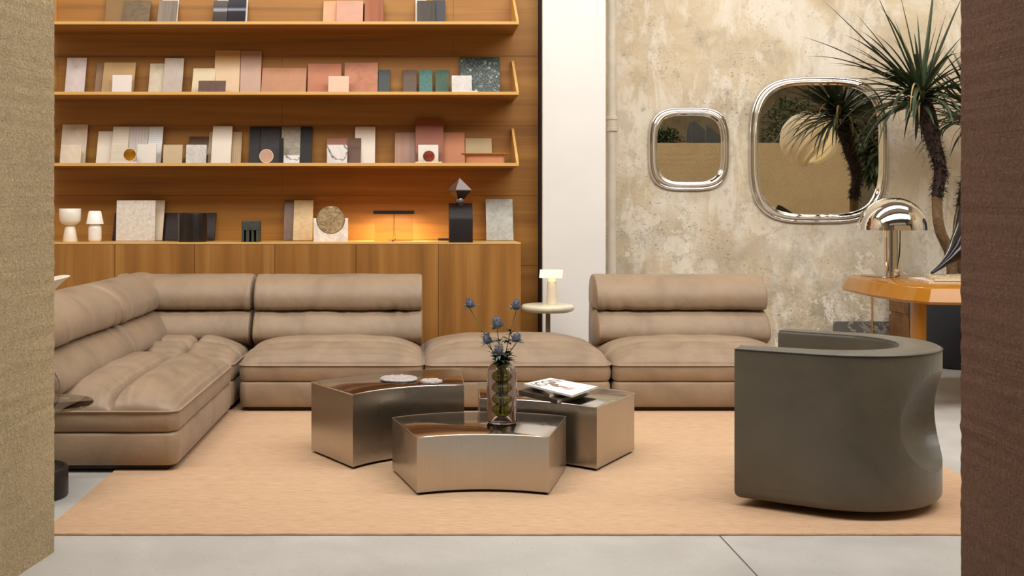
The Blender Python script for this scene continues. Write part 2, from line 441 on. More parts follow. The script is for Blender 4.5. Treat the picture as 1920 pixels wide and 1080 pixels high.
# ------------------------------------------------------------------ modular sofa
def interp(tab, t):
    for (a, x), (b, y) in zip(tab, tab[1:]):
        if t <= b:
            k = (t-a)/(b-a); k = k*k*(3-2*k); return x+(y-x)*k
    return tab[-1][1]
HV = [(0, 0), (.015, .028), (.05, .06), (.11, .09), (.18, .118), (.245, .112), (.288, .086), (.303, .048), (.310, .010), (.317, .048), (.334, .090), (.38, .118), (.45, .126), (.58, .118), (.75, .11), (.95, .08), (1.02, .045), (1.045, .02), (1.06, 0)]
ZS0, ZS1 = .176, .272
def round_rect_pt(x, y, a, b, r):
    """rect point (x,y) in [-a,a]x[-b,b] -> rounded corners"""
    dx, dy = abs(x)-(a-r), abs(y)-(b-r)
    if dx > 0 and dy > 0:
        u, v = dx/r, dy/r
        nx, ny = u*math.sqrt(1-v*v/2), v*math.sqrt(1-u*u/2)
        return math.copysign(a-r+nx*r, x), math.copysign(b-r+ny*r, y)
    return x, y
def seat_pad(W, Dp, mode='row', seed=0, wr=1.0):
    """plump seat cushion, origin front centre, +y to the back"""
    a, b = W/2-.004, Dp/2
    NX, NY = (190 if mode == 'corner' else 130), 190
    bm = nb(); g = []
    def hgt(x, y):
        t = y+b; s = abs(x)/a
        pw = 5.5-1.2*min(1, t/.5); e = (1-min(1, s)**pw)**.56
        h = interp(HV, t*1.05/Dp)
        if mode == 'corner':
            t2 = (a-x); h = min(h, interp(HV, max(0, t2)*1.05/Dp)) if t2 < .36 and False else h
            q = abs((a-x)-.30)
            h -= .035*math.exp(-(q/.03)**2)*min(1, max(0, (t-.02)/.1))*(1 if t < .8 else 0)
            h -= .045*math.exp(-(q/.008)**2)*min(1, max(0, (t-.02)/.1))*(1 if t < .8 else 0)
        h *= e
        # gathered wrinkles running off the seams
        near = math.exp(-((t-.31)/.09)**2)+.8*math.exp(-((s-1)/.14)**2)+.4*math.exp(-(t/.06)**2)
        w = noise.noise(Vector((x*19+seed+1.5*noise.noise(Vector((x*4, t*6, seed))), t*4, seed*1.7)))
        w = 1-2.2*abs(w)
        if s > .8: w = .5*w+.5*(1-2.2*abs(noise.noise(Vector((x*5, t*24+seed, 3.3)))))
        w2 = noise.noise(Vector((x*5+seed, t*6, seed*3.1)))
        h += wr*(.0052*w*near + .008*w2)*min(1, h/.03)
        return h
    for j in range(NY+1):
        row = []
        vj = -math.cos(PI*j/NY)*.5+.5; vj = .5*vj+.5*j/NY
        for i in range(NX+1):
            ui = -math.cos(PI*i/NX)*.5+.5; ui = .5*ui+.5*i/NX
            x, y = -a+2*a*ui, -b+2*b*vj
            z = ZS1+hgt(x, y)
            xx, yy = round_rect_pt(x, y, a, b, .055)
            row.append(bm.verts.new((xx, yy+b, z)))
        g.append(row)
    for j in range(NY):
        for i in range(NX): bm.faces.new((g[j][i], g[j][i+1], g[j+1][i+1], g[j+1][i]))
    per = [g[0][i] for i in range(NX+1)]+[g[j][NX] for j in range(1, NY+1)]+[g[NY][i] for i in range(NX-1, -1, -1)]+[g[j][0] for j in range(NY-1, 0, -1)]
    cen = Vector((0, b, 0)); prev = per
    pip = [v.co.copy() for v in per]
    for z, off in ((ZS1-.01, .003), (ZS1-.03, .006), ((ZS0+ZS1)/2, .007), (ZS0+.012, .004), (ZS0+.003, -.003), (ZS0, -.014)):
        new = []
        for v in per:
            p = v.co; d = Vector((p.x, p.y-b)); 
            nx = max(0, (abs(d.x)-(a-.055)))/.055; ny = max(0, (abs(d.y)-(b-.055)))/.055
            nn = Vector((math.copysign(nx, d.x), math.copysign(ny, d.y))); nn = nn.normalized() if nn.length > 0 else nn
            wob = .003*noise.noise(Vector((p.x*7+seed, p.y*7, z*20)))*wr
            new.append(bm.verts.new((p.x+nn.x*(off-.004+wob), p.y+nn.y*(off-.004+wob), z)))
        for i in range(len(per)):
            k = (i+1) % len(per); bm.faces.new((prev[i], prev[k], new[k], new[i]))
        prev = new
    bm.faces.new(prev)
    return bm, pip
def base_block(W, Dp):
    a = W/2-.005; out = []
    pts = []
    r = .05
    for cx, cy, a0 in ((a-r, r, -90), (a-r, Dp-r, 0), (-a+r, Dp-r, 90), (-a+r, r, 180)):
        for k in range(7):
            t = math.radians(a0+90*k/6); pts.append((cx+r*math.cos(t), cy+r*math.sin(t)))
    bm = nb(); prism(bm, pts, [(.022, .03), (.025, .010), (.036, .002), (.1, -.002), (.158, .0), (.170, .006), (.176, .018)])
    return bm
FOLD = (.60, .548)
LOWER = [(.66, .30), (.565, .335), (.520, .365), (.512, .40), (.528, .445), (.562, .49), (.605, .525), (.65, .540), (.72, .54), (.86, .50), (.92, .40), (.86, .30)]
UPPER = [(.68, .555), (.635, .545), (.600, .552), (.580, .58), (.580, .635), (.608, .69), (.665, .735), (.73, .762), (.80, .768), (.87, .752), (.915, .71), (.935, .64), (.93, .57), (.84, .54)]
BACK = [(.70, .40), (.86, .70), (.93, .735), (.985, .72), (1.03, .60), (1.055, .35), (1.05, .03), (.93, .02), (.72, .25)]
def roll(profile, x0, x1, seed=0, endr=.05, wr=1.0, n=96, fold_at=None, k0=.90):
    c = Vector((0, 0)); 
    P2 = spline([Vector((p[0], p[1], 0)) for p in profile+[profile[0]]], 5)[:-1]
    cen = sum(P2, Vector((0, 0, 0)))/len(P2)
    rings = []
    for i in range(n+1):
        u = i/n; u = .6*(.5-.5*math.cos(PI*u))+.4*u
        x = x0+(x1-x0)*u; d = min(x-x0, x1-x)
        k = 1 if d >= endr else k0+(1-k0)*math.sqrt(max(0, 1-((endr-d)/endr)**2))
        ring = []
        for p in P2:
            q = cen+(p-cen)*k
            fall = 1.0
            if fold_at is not None: fall = math.exp(-abs(p.y-fold_at)/.07)
            edge = math.exp(-d/.09)
            xw = x+.03*noise.noise(Vector((x*3, p.y*9, seed+4)))
            w = (1-2.4*abs(noise.noise(Vector((xw*15+seed, p.y*2.5, seed)))))*(.0065*fall*(.4+.9*max(0, noise.noise(Vector((x*2.2, seed, 1.5)))+.3))+.004*edge)
            w += noise.noise(Vector((x*4+seed, p.y*5, seed*2)))*.005
            dirn = (p-cen).normalized()
            q = q+dirn*w*wr*(k > k0+.02)
            ring.append(Vector((x, q.x, q.y)))
        rings.append(ring)
    return loft(nb(), rings)
def wing_caps(x): pass
def sofa_module(name, label, loc, rz, W, Dp=1.05, back=True, seed=0, mode='row', back_span=None, side_back=None):
    t = thing(name, label, 'sofa section', loc, rz, None)
    finish('plinth', box(nb(), -W/2+.05, W/2-.05, .05, Dp-.05, 0, .024), BLACK, t)
    b_ = finish('base', base_block(W, Dp), SOFA, t, True, 60)
    bm, pip = seat_pad(W, Dp, mode, seed)
    s = finish('seat_cushion', bm, SOFA, t, True, 180)
    pm = nb(); 
    pp = [Vector((p.x*1.003, Dp/2+(p.y-Dp/2)*1.004, p.z)) for p in pip[::2]]
    tube(pm, pp, .0048, 6, closed=True); finish('piping', pm, PIPE, s, True)
    if back:
        x0, x1 = back_span or (-W/2+.004, W/2-.004)
        def mk(x0, x1, parent_t, rot=None):
            bb = finish('back_shell', roll(BACK, x0+.02, x1-.02, seed+5, .03, .3, 24), SOFA, parent_t, True, 180)
            lo = finish('lower_back_cushion', roll(LOWER, x0, x1, seed+9, .06, 1, 72, .54), SOFA, parent_t, True, 180)
            up = finish('upper_back_cushion', roll(UPPER, x0, x1, seed+13, .05, 1.1, 72, .56), SOFA, parent_t, True, 180)
            for pr, host in ((UPPER, up), (LOWER, lo)):
                P2 = spline([Vector((p[0], p[1], 0)) for p in pr+[pr[0]]], 5)[:-1]
                cen = sum(P2, Vector((0, 0, 0)))/len(P2)
                for xe in (x0+.012, x1-.012):
                    pts = [Vector((xe, *(cen+(p-cen)*.965)[:2])) for p in P2]
                    finish('seam_piping', tube(nb(), pts, .0035, 5, closed=True), PIPE, host, True)
            return [bb, lo, up]
        mk(x0, x1, t)
    if side_back:
        # the corner piece carries a second back along its left side
        (o, r, xa, xb) = side_back
        for nm, pr, w, sd, f, e in (('back_shell', BACK, .3, 3, None, .03), ('lower_back_cushion', LOWER, 1, 5, .54, .06), ('upper_back_cushion', UPPER, 1.1, 8, .56, .05)):
            finish(nm, roll(pr, xa, xb, seed+sd, e, w, 72, f), SOFA, t, True, 180, o, (0, 0, r))
    return t
FY = 6.35
z0 = RZ+.001
sofa_module('sofa_section', 'taupe leather armless sofa section beside the corner, behind the tallest steel table', (-.505, FY, z0), 0, 1.10, seed=1)
sofa_module('sofa_ottoman', 'backless taupe leather ottoman section of the sofa, between the two armless seats', (.606, FY, z0), 0, 1.112, back=False, seed=7)
sofa_module('sofa_section', 'rightmost taupe leather armless sofa section in front of the concrete wall', (1.724, FY, z0), 0, 1.115, seed=12)
# corner: footprint X -2.15..-1.095, D 6.36..7.41
sofa_module('sofa_corner', 'taupe leather corner section of the sofa with padded backs on two sides', (-1.609, FY+.012, z0), 0, 1.05, seed=21, mode='corner',
            back_span=(-.37, .535), side_back=((.525, 0, 0), PI/2, -.26, .96))
# chaise wing: front faces +X
sofa_module('sofa_chaise', 'long taupe leather chaise section of the sofa nearest the camera, by the cream pillar', (-1.09, (4.89+6.355)/2, z0), PI/2, 1.465, seed=33,
            back_span=(-.79, .466))

# ------------------------------------------------------------------ steel tables
def steel_table(label, fl, fr_, br, bl, sag_f, sag_b, h):
    """corners front-left, front-right, back-right, back-left on the plan"""
    cx = (fl[0]+fr_[0]+br[0]+bl[0])/4; cy = (fl[1]+fr_[1]+br[1]+bl[1])/4
    c = Vector((cx, cy))
    q = [Vector(p)-c for p in (fl, fr_, br, bl)]
    out = arc_pts(q[0], q[1], sag_f, 24)+arc_pts(q[2], q[3], -sag_b, 24)
    t = thing('coffee_table', label, 'coffee table', (cx, cy, RZ), 0, None)
    finish('plinth', prism(nb(), out, [(0, .02), (.014, .02)]), BLACK, t)
    finish('body', prism(nb(), out, [(.012, .0), (h-.006, 0)]), STEEL, t, True, 30)
    finish('tabletop', prism(nb(), out, [(h-.006, .0003), (h-.003, -.0006), (h-.0012, 0), (h, .0022)]), STEELTOP, t, True, 30)
    finish('edge_trim', prism(nb(), out, [(h-.004, -.001), (h-.0006, -.001), (h+.0002, .0004)]) if False else
           tube(nb(), [Vector((p.x, p.y, h-.0018)) for p in out], .0022, 5, closed=True), plain('bright_steel_edge', (225, 218, 208), .3, 1), t, True)
    return t
steel_table('lowest curved brushed steel coffee table at the front, holding the glass vase', (.004, 4.475), (.556, 4.478), (.69, 4.93), (-.108, 4.90), .06, -.125 if False else .125, .245)
steel_table('tallest curved brushed steel coffee table on the left, holding two crystal plates', (-.290, 4.925), (.233, 5.195), (.236, 5.715), (-.516, 5.287), .075, .09, .347)
steel_table('mid-height curved brushed steel coffee table on the right, holding the books', (.306, 5.125), (.825, 4.891), (1.076, 5.284), (.324, 5.609), .05, .10, .293)

# ------------------------------------------------------------------ things on the tables
random.seed(4)
CRYS = glassy('pink_white_crystal', (250, 232, 228), .25, 1.5)
def crystal_plate(label, px, py, r, zt):
    D = (H-zt)*F/(py-VY)
    bm = nb(); n = 44
    rr = [r*(1+.035*random.uniform(-1, 1)) for _ in range(n)]
    rings = []
    for z, k in ((0, .9), (.004, .99), (.010, 1.0), (.015, .94), (.0165, .8), (.0145, .5), (.0145, .15)):
        rings.append([Vector((rr[i]*k*math.cos(2*PI*i/n), rr[i]*k*math.sin(2*PI*i/n), z+(.002*random.uniform(-1, 1) if z > .01 else 0))) for i in range(n)])
    loft(bm, rings)
    m = M('rose_crystal', .3, 0, (238, 218, 212)); m.b.inputs['Transmission Weight'].default_value = .45
    v = m.map(); m.color(m.ramp(m.voro(v, 70), [(0, (205, 178, 172)), (.5, (248, 236, 232))])); m.bump(m.voro(v, 90), .8, .004)
    tag(finish('crystal_plate', bm, m.m, None, True, 25, (PX(px, D), D, zt)), label, 'plate')
HT = .347+RZ
crystal_plate('larger round translucent pink crystal plate on the tallest steel table', 748, 713, .094, HT)
crystal_plate('small round clear crystal coaster on the tallest steel table', 808.5, 718, .055, HT)

# vase
VXc, VDc, VZ = PX(941, 4.78), 4.78, .245+RZ
GREY = glassy('smoked_grey_glass', (206, 200, 204), .01); OLIVE = glassy('olive_green_glass', (206, 210, 120), .01)
t = thing('glass_vase', 'double-walled smoked glass vase with olive bubble core, on the lowest steel table', 'vase', (VXc, VDc, VZ))
outer = [(.062, 0), (.066, .006), (.066, .225), (.062, .244), (.052, .258), (.041, .264), (.037, .267), (.035, .264), (.039, .258), (.050, .252), (.058, .241), (.0625, .225), (.0625, .012), (.058, .010)]
finish('outer_glass', lathe(nb(), outer, 56), GREY, t, True, 60)
inn = [(.020, .035)]
for k in range(4):
    zb = .04+k*.048
    for i in range(9):
        a = PI*i/8; inn.append((.025+.021*math.sin(a), zb+.048*i/8))
inn += [(.027, .236), (.034, .252), (.036, .262)]
inn2 = [(r-.0022, z) for r, z in inn[::-1]]
finish('inner_bubble_glass', lathe(nb(), inn+inn2, 48), OLIVE, t, True, 60)
# thistles
STEM = plain('thistle_stem_green', (112, 122, 78), .6); LEAF = plain('thistle_leaf_green', (46, 62, 36), .6, 0, .3, 30)
BLUE = plain('thistle_blue', (112, 120, 138), .7, 0, .3, 60); BRACT = plain('thistle_bract', (104, 124, 122), .6, 0, .25, 40)
def spike(bm, p, d, L, w, flat=False):
    d = d.normalized(); s = d.cross(Vector((0, 0, 1))); s = s.normalized() if s.length > .01 else Vector((1, 0, 0))
    u = s.cross(d)
    a = [bm.verts.new(p+s*w), bm.verts.new(p-s*w*.5+u*w*.8), bm.verts.new(p-s*w*.5-u*w*.8)]
    mid = None
    tip = bm.verts.new(p+d*L)
    for i in range(3): bm.faces.new((a[i], a[(i+1) % 3], tip))
def leafblade(bm, p, d, L, w, droop=.2, n=5):
    d = d.normalized(); s = d.cross(Vector((0, 0, 1))); s = s.normalized() if s.length > .01 else Vector((1, 0, 0))
    u = s.cross(d).normalized(); prev = None
    for i in range(n+1):
        k = i/n; c = p+d*L*k-Vector((0, 0, 1))*droop*L*k*k; ww = w*math.sin(PI*(.12+.88*k))**.8*(1 if i % 2 else .72)
        row = [bm.verts.new(c-s*ww+u*ww*.3), bm.verts.new(c), bm.verts.new(c+s*ww+u*ww*.3)]
        if prev:
            for q in range(2): bm.faces.new((prev[q], prev[q+1], row[q+1], row[q]))
        prev = row
def thistle(label, px, py, D, hr=.017, hh=.045, leaves=(), lean=0):
    root = Vector((VXc+random.uniform(-.012, .012), VDc+random.uniform(-.01, .01), VZ+.045))
    head = P(px, py, D)
    t = thing('sea_holly', label, 'flower', root)
    neck = Vector((VXc+(head.x-VXc)*.16, VDc+(D-VDc)*.2, VZ+.262)); hb = head-Vector((0, 0, hh*.5))
    pts = [p-root for p in spline([root, (root+neck)/2+Vector((0, .0, 0)), neck, neck.lerp(hb, .5)+Vector((head.x-VXc, 0, 0))*-.08, hb], 7)]
    finish('stem', tube(nb(), pts, .0022, 6), STEM, t, True)
    bm = nb(); c = head-root
    axis = (pts[-1]-pts[-5]).normalized(); axis = (axis+Vector((0, 0, .6))).normalized()
    q = Vector((0, 0, 1)).rotation_difference(axis)
    prof = [(.3, 0), (.8, .1), (1, .35), (.93, .6), (.7, .82), (.35, .96), (.08, 1)]
    rings = [[c+q@Vector((hr*r*math.cos(2*PI*i/12), hr*r*math.sin(2*PI*i/12), hh*(z-.45))) for i in range(12)] for r, z in prof]
    loft(bm, rings)
    for k in range(170):
        z = random.uniform(0.05, 1); r = interp([(0, .5), (.35, 1), (.7, .85), (1, .1)], z); a = random.uniform(0, 2*PI)
        dv = q@Vector((math.cos(a), math.sin(a), .5+z))
        spike(bm, c+q@Vector((hr*r*.9*math.cos(a), hr*r*.9*math.sin(a), hh*(z-.45))), dv, random.uniform(.007, .014), .0016)
    finish('flower_head', bm, BLUE, t)
    bm = nb()
    for k in range(26):
        a = 2*PI*k/16+random.uniform(-.15, .15); dv = q@Vector((math.cos(a), math.sin(a), random.uniform(-.1, .8)))
        leafblade(bm, c+q@Vector((0, 0, -hh*.42)), dv, random.uniform(.030, .055), .0060, .1, 5)
    finish('bracts', bm, BRACT, t)
    bm = nb()
    for (f, nn, L) in leaves:
        i = int(f*(len(pts)-1)); p = pts[i]
        for k in range(nn):
            a = random.uniform(0, 2*PI); dv = Vector((math.cos(a), math.sin(a), random.uniform(.1, 1.1)))
            leafblade(bm, p+Vector((0, 0, random.uniform(-.010, .010))), dv, L*random.uniform(.8, 1.5), L*.24, .3)
    finish('leaves', bm, LEAF, t)
thistle('blue sea holly head farthest left of the bunch in the glass vase', 881, 570, 4.80, .015, .042, [(.64, 5, .03), (.76, 8, .03)])
thistle('blue sea holly head at the upper right of the bunch in the vase', 968, 573, 4.79, .017, .046, [(.72, 10, .035), (.82, 8, .03), (.62, 8, .04)])
thistle('tall blue sea holly head in the middle of the bunch', 932, 606, 4.74, .020, .055, [(.6, 12, .045), (.85, 8, .03)])
thistle('blue sea holly head at the left, below the tall middle one', 914, 637, 4.76, .017, .042, [(.62, 12, .045)])
thistle('blue sea holly head at the right with wide dark bracts, above the vase', 968, 634, 4.76, .017, .042, [(.6, 14, .045), (.7, 8, .04)])
thistle('lowest blue sea holly head of the bunch, just over the vase leaves', 935, 657, 4.71, .018, .042, [(.55, 26, .05), (.6, 22, .05), (.68, 16, .045), (.75, 10, .035)])

# books on the right table
def book(name, label, cat, corners, z, th, cover, pages, tops=None):
    """corners on the plan: spine-start, spine-end, far... ; closed book"""
    c = sum((Vector(p) for p in corners), Vector((0, 0)))/4
    q = [Vector(p)-c for p in corners]
    t = thing(name, label, cat, (c.x, c.y, z))
    ins = offset([tuple(v) for v in q], .0006)
    finish('pages', prism(nb(), ins, [(.0011, 0), (th-.0011, 0)]), pages, t)
    bm = nb(); prism(bm, q, [(0, 0), (.0011, 0)]); prism(bm, q, [(th-.0011, 0), (th, 0)])
    # spine on edge 0-1
    a, b = q[0], q[1]; d = (b-a).normalized(); nrm = Vector((-d.y, d.x)); s = -1 if nrm.dot(-a) < 0 else 1
    sp = [a, b, b+nrm*s*-.0015, a+nrm*s*-.0015]; prism(bm, sp, [(0, 0), (th, 0)])
    finish('cover', bm, cover, t)
    return t, q
PAGES = plain('book_pages', (226, 216, 196), .8, 0, .05, 60)
def onplane(px, py, z): D = (H-z)*F/(py-VY); return (PX(px, D), D)
ZB = .293+RZ
b1 = [onplane(*p, ZB+.0) for p in ((973, 738), (1045, 757), (1105, 738), (1036, 722))]
book('book', 'black-spined book at the bottom of the stack on the right steel table', 'book', b1, ZB+.0005, .017, plain('black_book_cover', (60, 50, 44), .35, 0, .5, 14), PAGES)
b2 = [onplane(*p, ZB+.018) for p in ((998, 725), (1030, 746), (1090, 734), (1056, 717))]
book('book', 'brown-covered book in the middle of the stack, askew', 'book', b2, ZB+.018, .018, plain('brown_book_cover', (104, 86, 72), .4, 0, .4, 18), PAGES)
ZM = ZB+.0365+.009
b3 = [onplane(*p, ZM) for p in ((982.4, 719), (1072.5, 741.5), (1121, 724.5), (1032, 708.5))]
cover = M('magazine_cover', .25, 0, (240, 240, 240)); v = cover.map()
fig = cover.math('MULTIPLY', cover.fr(cover.voro(v, 5.2), .24, .34, 1, 0), cover.fr(cover.noise(v, 26, 4, .6, 1), .42, .5, 0, 1))
cover.color(cover.mix(cover.math('MULTIPLY', fig, .0), (242, 242, 244), (120, 86, 66)))
tm, q3 = book('magazine', 'white glossy magazine with dark title lying on top of the book stack', 'magazine', b3, ZB+.0365, .009, cover.m, PAGES)
# title along the left short edge, and a figure in the middle of the cover
INK = plain('black_ink', (26, 24, 26), .4); FIG = plain('printed_brown_figure', (140, 112, 92), .4, 0, .3, 60); PINK = plain('printed_pink', (206, 150, 136), .4, 0, .2, 50)
e1 = (q3[1]-q3[0]); e2 = (q3[3]-q3[0])
def on_cover(u, v_, z=.0093): p = q3[0]+e1*u+e2*v_; return Vector((p.x, p.y, z))
cu = bpy.data.curves.new('title', 'FONT'); cu.body = 'ICON'; cu.size = 1; cu.extrude = 0
to = bpy.data.objects.new('tmp', cu); COL.objects.link(to); bpy.context.view_layer.update()
me = bpy.data.meshes.new_from_object(to.evaluated_get(bpy.context.evaluated_depsgraph_get())); bpy.data.objects.remove(to)
xs_ = [v.co.x for v in me.vertices]; ys_ = [v.co.y for v in me.vertices]
bm = nb(); bm.from_mesh(me)
for v in bm.verts:
    sx = (v.co.x-min(xs_))/(max(xs_)-min(xs_)); sy = (v.co.y-min(ys_))/(max(ys_)-min(ys_))
    v.co = on_cover(.30-.22*sy, .10+.84*sx)
r = bmesh.ops.solidify(bm, geom=bm.faces[:], thickness=.0003)
finish('title', bm, INK, tm)
bm = nb()
pth = [(.22, .72), (.33, .62), (.42, .48), (.52, .50), (.6, .42), (.68, .46), (.74, .40)]
pts = [on_cover(u, v_, .0092) for u, v_ in pth]
for cidx, (u, v_, ru, rv) in enumerate(((.25, .62, .05, .12), (.36, .52, .08, .12), (.44, .42, .1, .07), (.56, .5, .1, .05))):
    ring = [on_cover(u+ru*math.cos(a)*random.uniform(.7, 1.1), v_+rv*math.sin(a)*random.uniform(.7, 1.1), .00935+cidx*.00005) for a in [2*PI*k/14 for k in range(14)]]
    ring2 = [p-Vector((0, 0, .0004)) for p in ring]; loft(bm, [ring2, ring])
finish('printed_figure', bm, FIG, tm)
bm = nb()
for cidx, (u, v_, ru, rv) in enumerate(((.66, .42, .11, .05), (.7, .55, .06, .05))):
    ring = [on_cover(u+ru*math.cos(a)*random.uniform(.7, 1.1), v_+rv*math.sin(a)*random.uniform(.7, 1.1), .0096+cidx*.00005) for a in [2*PI*k/14 for k in range(14)]]
    loft(bm, [[p-Vector((0, 0, .0004)) for p in ring], ring])
finish('printed_figure', bm, PINK, tm)

# ------------------------------------------------------------------ armchair
cx, cy = 1.762, 4.505
fd = Vector((-.85, .53)).normalized(); rz = math.atan2(fd.y, fd.x)
def u_outline(R, arm, t_tip, t_back, n=40):
    out = []; inn = []
    for i in range(7): out.append((arm-arm*i/7, R))
    for i in range(n+1): a = PI/2+PI*i/n; out.append((R*math.cos(a), R*math.sin(a)))
    for i in range(1, 8): out.append((arm*i/7, -R))
    for i in range(7):
        th = t_tip+(t_back-t_tip)*.35*(i/7); inn.append((arm-arm*i/7, R-th))
    for i in range(n+1):
        a = PI/2+PI*i/n; k = .35+.65*math.sin(PI*i/n); th = t_tip+(t_back-t_tip)*k
        inn.append(((R-th)*math.cos(a), (R-th)*math.sin(a)))
    for i in range(1, 8):
        th = t_tip+(t_back-t_tip)*.35*(1-i/7); inn.append((arm*i/7, -(R-th)))
    return out+inn[::-1]
t = thing('tub_armchair', 'olive grey leather barrel armchair seen from behind at the right of the rug', 'armchair', (cx, cy, RZ), rz)
R_, HC = .405, .642
ol = u_outline(R_, .31, .085, .165)
bm = nb(); prism(bm, ol, rounded_layers(.03, HC, .020, 4, .03))
shell = finish('shell', bm, CHAIR, None)
bm = nb()
bmesh.ops.create_uvsphere(bm, u_segments=72, v_segments=48, radius=1)
for v in bm.verts: v.co = Matrix.Rotation(math.radians(-8), 3, 'Z') @ Vector((-.425+v.co.x*.182, v.co.y*.285, .36+v.co.z*.20))
cut = finish('cutter', bm, CHAIR, None)
md = shell.modifiers.new('b', 'BOOLEAN'); md.object = cut; md.operation = 'DIFFERENCE'; md.solver = 'EXACT'
mv = shell.modifiers.new('v', 'BEVEL'); mv.width = .010; mv.segments = 3; mv.limit_method = 'ANGLE'; mv.angle_limit = math.radians(38)
bpy.context.view_layer.update()
me2 = bpy.data.meshes.new_from_object(shell.evaluated_get(bpy.context.evaluated_depsgraph_get()))
bpy.data.objects.remove(shell); bpy.data.objects.remove(cut)
me2.polygons.foreach_set('use_smooth', [True]*len(me2.polygons)); me2.set_sharp_from_angle(angle=math.radians(50))
me2.name = 'shell'
sh = bpy.data.objects.new('shell', me2); COL.objects.link(sh); sh.parent = t
nn = len(ol)//2
seam = [Vector((p.x, p.y, HC-.010)) for p in offset(ol, -.0006)][:nn]
finish('rim_seam', tube(nb(), seam, .0022, 6), plain('dark_seam', (58, 52, 46), .6), sh, True)
seam2 = [Vector((p.x, p.y, HC-.004)) for p in offset(ol, .002)][nn:]
finish('rim_seam', tube(nb(), seam2, .0018, 6), plain('dark_seam_inner', (62, 56, 50), .6), sh, True)
th = .088; sr = R_-.166
so = [(.30, R_-.09), (.1, R_-.11)]+[((sr)*math.cos(PI/2+PI*i/24), (R_-.115-(R_-.115-sr)*math.sin(PI*i/24))*math.sin(PI/2+PI*i/24)) for i in range(25)]+[(.1, -(R_-.11)), (.30, -(R_-.09))]
finish('seat_base', prism(nb(), offset(so, .002), rounded_layers(.035, .28, .02)), CHAIR, t, True, 50)
finish('seat_cushion', prism(nb(), offset(so, .004), rounded_layers(.285, .40, .04)), CHAIR, t, True, 50)
finish('swivel_plinth', lathe(nb(), [(.24, 0), (.24, .035)], 48, (-.02, 0)), BLACK, t)

# ------------------------------------------------------------------ ochre table at the right with lamp, magazines, horn
OCH = plain('ochre_gloss_lacquer', (172, 114, 34), .10, 0, .03, 2, spec=.3)
tp = [(2.98, 6.21), (3.06, 6.19), (4.6, 6.08), (5.1, 6.3), (5.1, 7.4), (4.7, 7.58), (3.15, 7.58), (2.97, 7.42), (2.915, 7.26), (2.89, 6.75), (2.915, 6.36)]
t = thing('side_table', 'glossy ochre lacquered table with thick faceted top at the right', 'table', (0, 0, 0))
tp2 = []
for i in range(len(tp)):
    a = Vector(tp[i]); b = Vector(tp[(i+1) % len(tp)]); tp2 += [a]
finish('tabletop', prism(nb(), tp2, [(.655, -.004), (.662, -.02), (.672, -.026), (.735, .008), (.746, .014), (.75, .022)]), OCH, t, True, 28)
bm = nb(); box(bm, 3.008, 3.05, 6.40, 6.53, 0, .66, .008, 3)
finish('leg', bm, OCH, t, True, 30)
bm = nb(); box(bm, 3.9, 4.2, 6.5, 6.9, 0, .66, .012, 3)
finish('leg', bm, OCH, t, True, 30)
bm = nb(); box(bm, PX(1687, 8.7), PX(1706, 8.7), 8.5, 8.9, 0, .34, .004, 1); box(bm, PX(1687, 8.7), PX(1706, 8.7), 8.5, 8.9, .37, .62, .004, 1); box(bm, PX(1689, 8.7), PX(1704, 8.7), 8.52, 8.88, .34, .37)
tag(finish('wooden_crate', bm, woodm('brown_crate_wood', (96, 62, 30), (128, 88, 50), (150, 108, 66), 'x', .6)), 'brown wooden crate against the wall behind the ochre table', 'crate')
# lamp
LX, LD = PX(1673, 7.15), 7.15
t = thing('dome_lamp', 'chrome table lamp with half-sphere shade on the ochre table', 'lamp', (LX, LD, .75))
finish('stem', lathe(nb(), [(.058, 0), (.059, .002), (.059, .006), (.0565, .008), (.0565, .34)], 48), CHROME, t, True, 40)
R = .22; dome = [(R*math.cos(a), .322+R*math.sin(a)) for a in [PI/2*i/24 for i in range(24)]]+[(.004, .322+R)]
domi = [(r*.985, .322+(z-.322)*.985) for r, z in dome[::-1]]
finish('lamp_shade', lathe(nb(), dome+domi, 64), CHROME, t, True, 60)
finish('cable', tube(nb(), spline([(-.05, .05, .004), (-.09, .12, .004), (-.12, .2, .006), (-.125, .24, .012)], 6), .0035, 6), plain('brass_cord', (196, 150, 90), .3, .7), t, True)
# magazines on ochre table
t1 = [onplane(*p, .765) for p in ((1703.6, 520.5), (1742, 527.5), (1830, 527.5), (1790, 518.5))]
book('magazine', 'pale magazine lying lowest at the edge of the ochre table', 'magazine', t1, .7505, .016, stone('pale_printed_cover', (226, 206, 190), (190, 150, 140), 10, .4, .35), PAGES)
t2 = [onplane(*p, .785) for p in ((1733, 514.5), (1753, 521.5), (1845, 521.5), (1822, 513.5))]
book('magazine', 'cream magazine with brown brushstroke print on top of the pale one', 'magazine', t2, .767, .018, stone('brush_printed_cover', (228, 208, 168), (96, 62, 36), 14, .9, .35, None, .06), PAGES)
# black horn
hz = [P(1747, 512, 6.9), P(1762, 501, 6.93), P(1775, 490, 6.96), P(1788, 478, 7.0), P(1804, 463, 7.05), P(1826, 436, 7.1), P(1840, 405, 7.15)]
hr_ = [.009, .016, .028, .048, .085, .125, .15]
pts = spline(hz, 8); n_ = len(pts); base = Vector((hz[0].x+.12, 7.0, .785))
rad_ = [p.x for p in spline([(r, 0, 0) for r in hr_], 8)]
bm = nb(); tube(bm, [p-base for p in pts], rad_, 32)
tag(finish('horn_sculpture', bm, plain('gloss_black_lacquer', (20, 16, 20), .14, .2), None, True, 60, base), 'black curved horn-shaped sculpture standing on the magazines of the ochre table', 'sculpture')
# brass cable down the wall
tag(finish('wall_cable', tube(nb(), [(PX(1635, 8.99), 8.985, .0), (PX(1635, 8.99), 8.985, PZ(530, 8.985))], .006, 6), plain('ochre_cable', (170, 124, 66), .5)), 'thin ochre cable running down the concrete wall below the dome lamp', 'cable')

